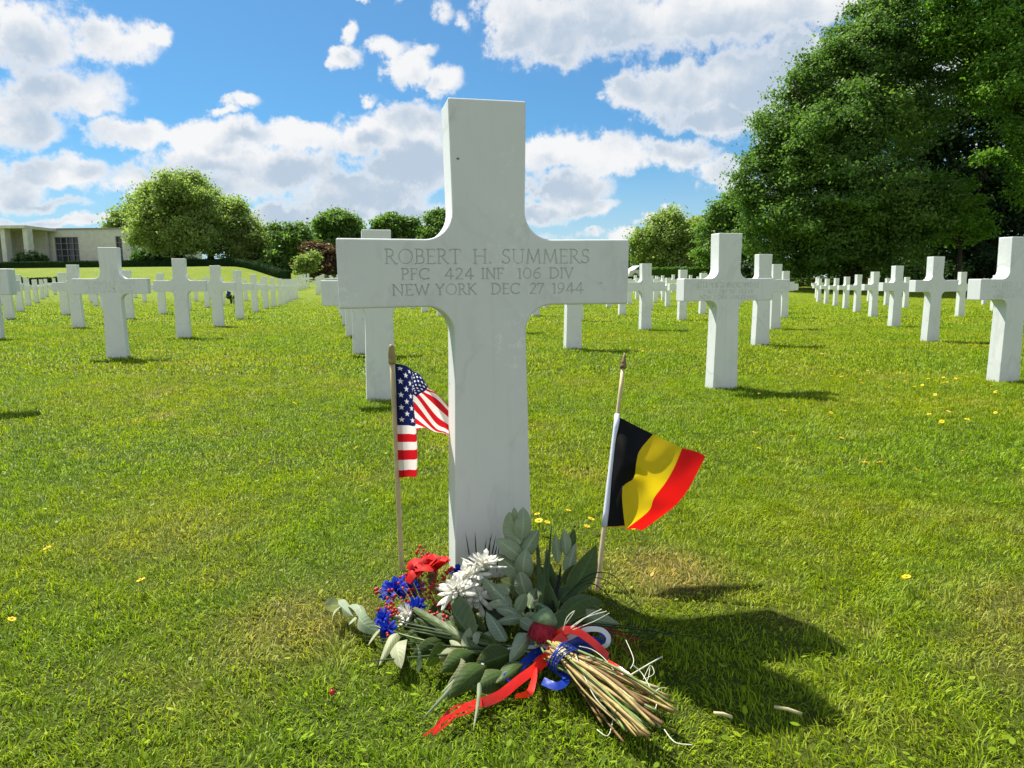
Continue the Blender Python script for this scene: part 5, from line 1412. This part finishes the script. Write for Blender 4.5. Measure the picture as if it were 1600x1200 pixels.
# ------------------------------------------------------------------ yellow wild flowers in the lawn
def butter():
    b = MB()
    b.tube([(0, 0, -.01), (.003, 0, .02), (.0, .002, .038)], .0009, 5, 1)
    for i in range(7):
        a = 2*math.pi*i/7; d = Vector((math.cos(a), math.sin(a), .35)); 
        leaf(b, (0, 0, .037), Vector((0, 0, .037))+d*.011, .010, Vector((0, 0, 1)), 'petal', .1, .15, 4, 0)
    b.ball((0, 0, .041), .0035, 8, 5, 0, (1, 1, .6))
    o = b.build('yellow_wildflower', [M['yellow'], M['stem_green']])
    return o
z7 = [(545,38),(525,52),(720,75),(775,78),(768,74),(850,95),(850,105),(985,62),(1050,65),(990,125),(983,120),(1060,100),(1070,108),(1055,103),(1100,128),(1140,115),(1150,85),(1165,90),(1185,95),(1245,108),(1255,105),(1238,110),(1285,92),(1280,85),(1330,78),(1310,88),(1240,80),(1200,160),(1455,125),(1465,155),(1485,148),(500,243),(508,245),(710,245),(820,195),(1245,245),(1475,248),(1220,288),(1335,285),(1175,260),(1565,258),(755,373),(540,368),(355,345),(880,495),(1085,525),(1312,440),(1080,1045),(395,162),(1400,150),(890,50),(800,72),(955,495),(385,425)]
wf = [(1050+x/2.909, 570+y/2.909) for x, y in z7] + [(3, 967), (12, 999), (845, 834), (851, 838), (843, 826), (918, 833), (913, 845), (885, 820), (994, 848), (565, 713), (85, 880), (230, 934), (455, 640)]
rs = random.Random(9)
wf += [(rs.uniform(850, 1120), rs.uniform(500, 560)) for _ in range(26)] + [(rs.uniform(1180, 1440), rs.uniform(486, 560)) for _ in range(26)]
src = None
for (px, py) in wf:
    p = gnd(px, py)
    if src is None: o = src = butter()
    else: o = src.copy(); COL.objects.link(o)
    o.location = (p.x, p.y, T(p.x, p.y)+.004)
    s = rs.uniform(.7, 1.1)*(1 if p.y < 3 else 1.1)
    o.scale = (s, s, 1); o.rotation_euler = (rs.uniform(-.3, .3)+(.25 if p.y > 2 else 0), rs.uniform(-.3, .3), rs.uniform(0, 6))
    if px < 300: lb = 'yellow wildflower in the grass at the far left edge of the foreground' if px < 60 else 'tiny yellow wildflower in the left foreground grass'
    elif px < 600: lb = 'tiny yellow wildflower in the left foreground grass'
    elif px < 1000 and py > 800: lb = 'yellow wildflower between the eucalyptus leaves and the black yellow red flag'
    elif py < 563: lb = 'tiny far yellow wildflower in the lawn among the right-hand crosses'
    elif py < 630: lb = 'yellow wildflower in the patch below the right edge cross'
    else: lb = 'scattered yellow wildflower in the lawn right of the black yellow red flag'
    tag(o, lb, 'wildflower', 'yellow wildflowers in the lawn')
# ------------------------------------------------------------------ sky and light
SUN = Vector((-.455, .54, 1.0)).normalized()
el = math.asin(SUN.z); az = math.atan2(SUN.x, SUN.y)
def build_world():
    w = bpy.data.worlds.new('World'); SC.world = w; w.use_nodes = True
    nt = w.node_tree
    for n in list(nt.nodes): nt.nodes.remove(n)
    h = N(nt)
    out = h.n('ShaderNodeOutputWorld'); bg = h.n('ShaderNodeBackground')
    nt.links.new(bg.outputs[0], out.inputs[0])
    sky = h.n('ShaderNodeTexSky', sky_type='NISHITA'); sky.sun_disc = False
    sky.sun_elevation = el; sky.sun_rotation = az; sky.air_density = 1.0; sky.dust_density = .4; sky.ozone_density = 2.5
    bg.inputs[1].default_value = SKY_STRENGTH
    d = h.coord('Generated')
    sp = h.n('ShaderNodeSeparateXYZ'); h.put(sp.inputs[0], d)
    dx, dy, dz = sp.outputs
    ay = h.math('MAXIMUM', h.math('ABSOLUTE', dy), .04)
    U = h.math('DIVIDE', dx, ay); V = h.math('DIVIDE', dz, ay)
    uv0 = h.n('ShaderNodeCombineXYZ'); h.put(uv0.inputs[0], U); h.put(uv0.inputs[1], V)
    n1 = h.noise(d, 7, 3, .5, 'Color'); n2 = h.noise(d, 26, 5, .6, 'Color')
    wv = h.vmath('ADD', h.vmath('MULTIPLY', h.vmath('SUBTRACT', n1, (.5, .5, .5)), (.10, .05, 0)), h.vmath('MULTIPLY', h.vmath('SUBTRACT', n2, (.5, .5, .5)), (.055, .045, 0)))
    uv = h.vmath('ADD', uv0.outputs[0], wv)
    BL = [(60,70,105,60,1),(175,60,70,34,.9),(240,48,30,16,.7),(90,140,110,50,1),(20,190,70,50,1),(155,165,50,22,.7),(100,265,120,26,1),(20,300,60,40,.9),
          (230,205,115,24,1),(330,214,105,30,1),(455,212,85,26,1),(565,212,80,34,1),(640,195,60,30,1),(640,255,90,55,1),(430,262,140,38,1),(560,300,130,40,1),(290,285,160,32,1),(480,335,170,26,.9),(100,350,140,14,.9),(650,335,70,26,.9),(60,318,90,12,.7),(330,245,120,30,1),
          (375,158,27,13,.85),(345,175,22,8,.6),(540,58,17,22,.85),(532,95,34,20,.95),(600,80,34,18,.8),(640,110,42,32,1),(690,132,34,26,1),(660,80,26,18,.7),(580,160,24,8,.65),
          (570,6,18,10,.7),(610,8,12,9,.5),(690,20,22,20,.5),(720,38,14,28,.45),
          (800,35,60,62,1),(860,55,90,56,1),(965,35,150,66,1),(1110,20,170,62,1),(1240,10,140,48,1),(875,95,36,18,.8),(1240,70,60,26,.8),
          (1000,150,58,32,1),(1080,145,90,50,1),(1170,130,100,66,1),(1120,190,110,32,1),(1245,110,90,60,1),(1260,200,90,50,.8),
          (870,235,56,30,1),(950,245,95,32,1),(1050,245,80,26,1),(1140,275,55,26,.9),(880,290,75,36,1),(920,322,40,18,.8),(840,330,60,20,.8),
          (1045,342,55,15,1),(985,365,34,12,.9),(932,362,10,7,.7),(1100,350,60,14,.8),
          (400,372,600,12,.55),(1300,300,120,40,.7),(1450,120,160,90,.8),(1550,280,120,60,.6),(900,-120,260,60,.8),(200,-140,200,60,.7),(1300,-150,250,70,.8)]
    def field(uvs, lift=0.0):
        acc = None
        for (px, py, rx, ry, s) in BL:
            q = ray(px, py); u, v = q.x/q.y, q.z/q.y
            iu, iv = F_PX/rx*.90, F_PX/ry*.92
            e = h.vmath('MULTIPLY_ADD', uvs, (iu, iv, 0), (-u*iu, -(v-lift)*iv, 0))
            l = h.vmath('LENGTH', e, out=1)
            f = h.math('MULTIPLY_ADD', l, -s, s)
            if acc is None: acc = f
            else:
                acc = h.n('ShaderNodeMath', operation='SMOOTH_MAX'); 
                h.put(acc.inputs[0], prev); h.put(acc.inputs[1], f); acc.inputs[2].default_value = .22
                acc = acc.outputs[0]
            prev = acc
        return acc
    f0 = field(uv)
    fn = h.noise(d, 15, 9, .62)
    fn2 = h.noise(d, 52, 6, .65)
    dens = h.math('ADD', f0, h.math('ADD', h.math('MULTIPLY', h.math('SUBTRACT', fn, .5), 1.25), h.math('MULTIPLY', h.math('SUBTRACT', fn2, .5), .85)))
    # scattered clouds higher up; unseen clouds behind the viewer thickened as fill light
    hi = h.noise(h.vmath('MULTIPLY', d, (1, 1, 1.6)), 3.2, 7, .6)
    dens = h.math('MAXIMUM', dens, h.math('MULTIPLY', h.math('SUBTRACT', hi, .56), h.math('MULTIPLY', h.sstep(dz, .42, .60), 5.0)))
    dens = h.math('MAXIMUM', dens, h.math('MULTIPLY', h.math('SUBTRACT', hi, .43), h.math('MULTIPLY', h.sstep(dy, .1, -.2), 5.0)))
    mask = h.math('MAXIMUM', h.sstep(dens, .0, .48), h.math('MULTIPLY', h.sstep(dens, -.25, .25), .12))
    # looking at how much cloud lies above a point: bases and thick hearts go grey, rims and tops stay white
    fup = field(uv, .045)
    big = h.noise(d, 6.5, 3, .5)
    under = h.math('ADD', h.math('MULTIPLY', fup, .55), h.math('MULTIPLY', f0, .35))
    under = h.math('ADD', under, h.math('ADD', h.math('MULTIPLY', h.math('SUBTRACT', big, .5), 1.0), h.math('MULTIPLY', h.math('SUBTRACT', fn, .5), .55)))
    lit = h.noise(h.vmath('ADD', d, (-.010, 0, .020)), 15, 9, .62)
    under = h.math('ADD', under, h.math('MULTIPLY', h.math('SUBTRACT', lit, fn), 1.1))
    greyf = h.math('MULTIPLY', h.sstep(under, -.02, .66), h.sstep(dens, .12, .65))
    cloud = h.mix(greyf, CLOUD_W, CLOUD_G)
    skc = h.mix(1.0, sky.outputs[0], SKY_TINT, 'MULTIPLY')
    hz = h.sstep(dz, .20, -.03)
    skc = h.mix(h.math('MULTIPLY', hz, .75), skc, HORIZON)
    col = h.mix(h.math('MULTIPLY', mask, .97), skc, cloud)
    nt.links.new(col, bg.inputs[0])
    try: w.cycles.sampling_method = 'MANUAL'; w.cycles.sample_map_resolution = 512
    except Exception: pass
SKY_STRENGTH = .10
CLOUD_W = (5.1, 5.1, 5.1); CLOUD_G = (2.75, 3.3, 3.95); SKY_TINT = (.19, .47, .62); HORIZON = (3.6, 4.2, 4.7)
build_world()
sl = bpy.data.lights.new('sun', 'SUN'); sl.energy = 5.0; sl.angle = R(.55); sl.color = (1.0, .95, .86)
so = bpy.data.objects.new('sun', sl); COL.objects.link(so)
so.rotation_euler = SUN.to_track_quat('Z', 'Y').to_euler()
so.location = SUN*60
vs = SC.view_settings
SC.display_settings.display_device = 'sRGB'
vs.view_transform = 'Standard'; vs.look = 'None'; vs.exposure = .9; vs.gamma = 1.0
vs.use_curve_mapping = False
cy = SC.cycles
cy.max_bounces = 7; cy.diffuse_bounces = 4; cy.glossy_bounces = 2; cy.transmission_bounces = 4; cy.transparent_max_bounces = 4
cy.use_adaptive_sampling = True; cy.adaptive_threshold = .01
cy.use_denoising = True
cy.denoiser = 'OPENIMAGEDENOISE'
cy.denoising_input_passes = 'RGB_ALBEDO_NORMAL'
cy.caustics_reflective = False; cy.caustics_refractive = False
cy.sample_clamp_indirect = 8
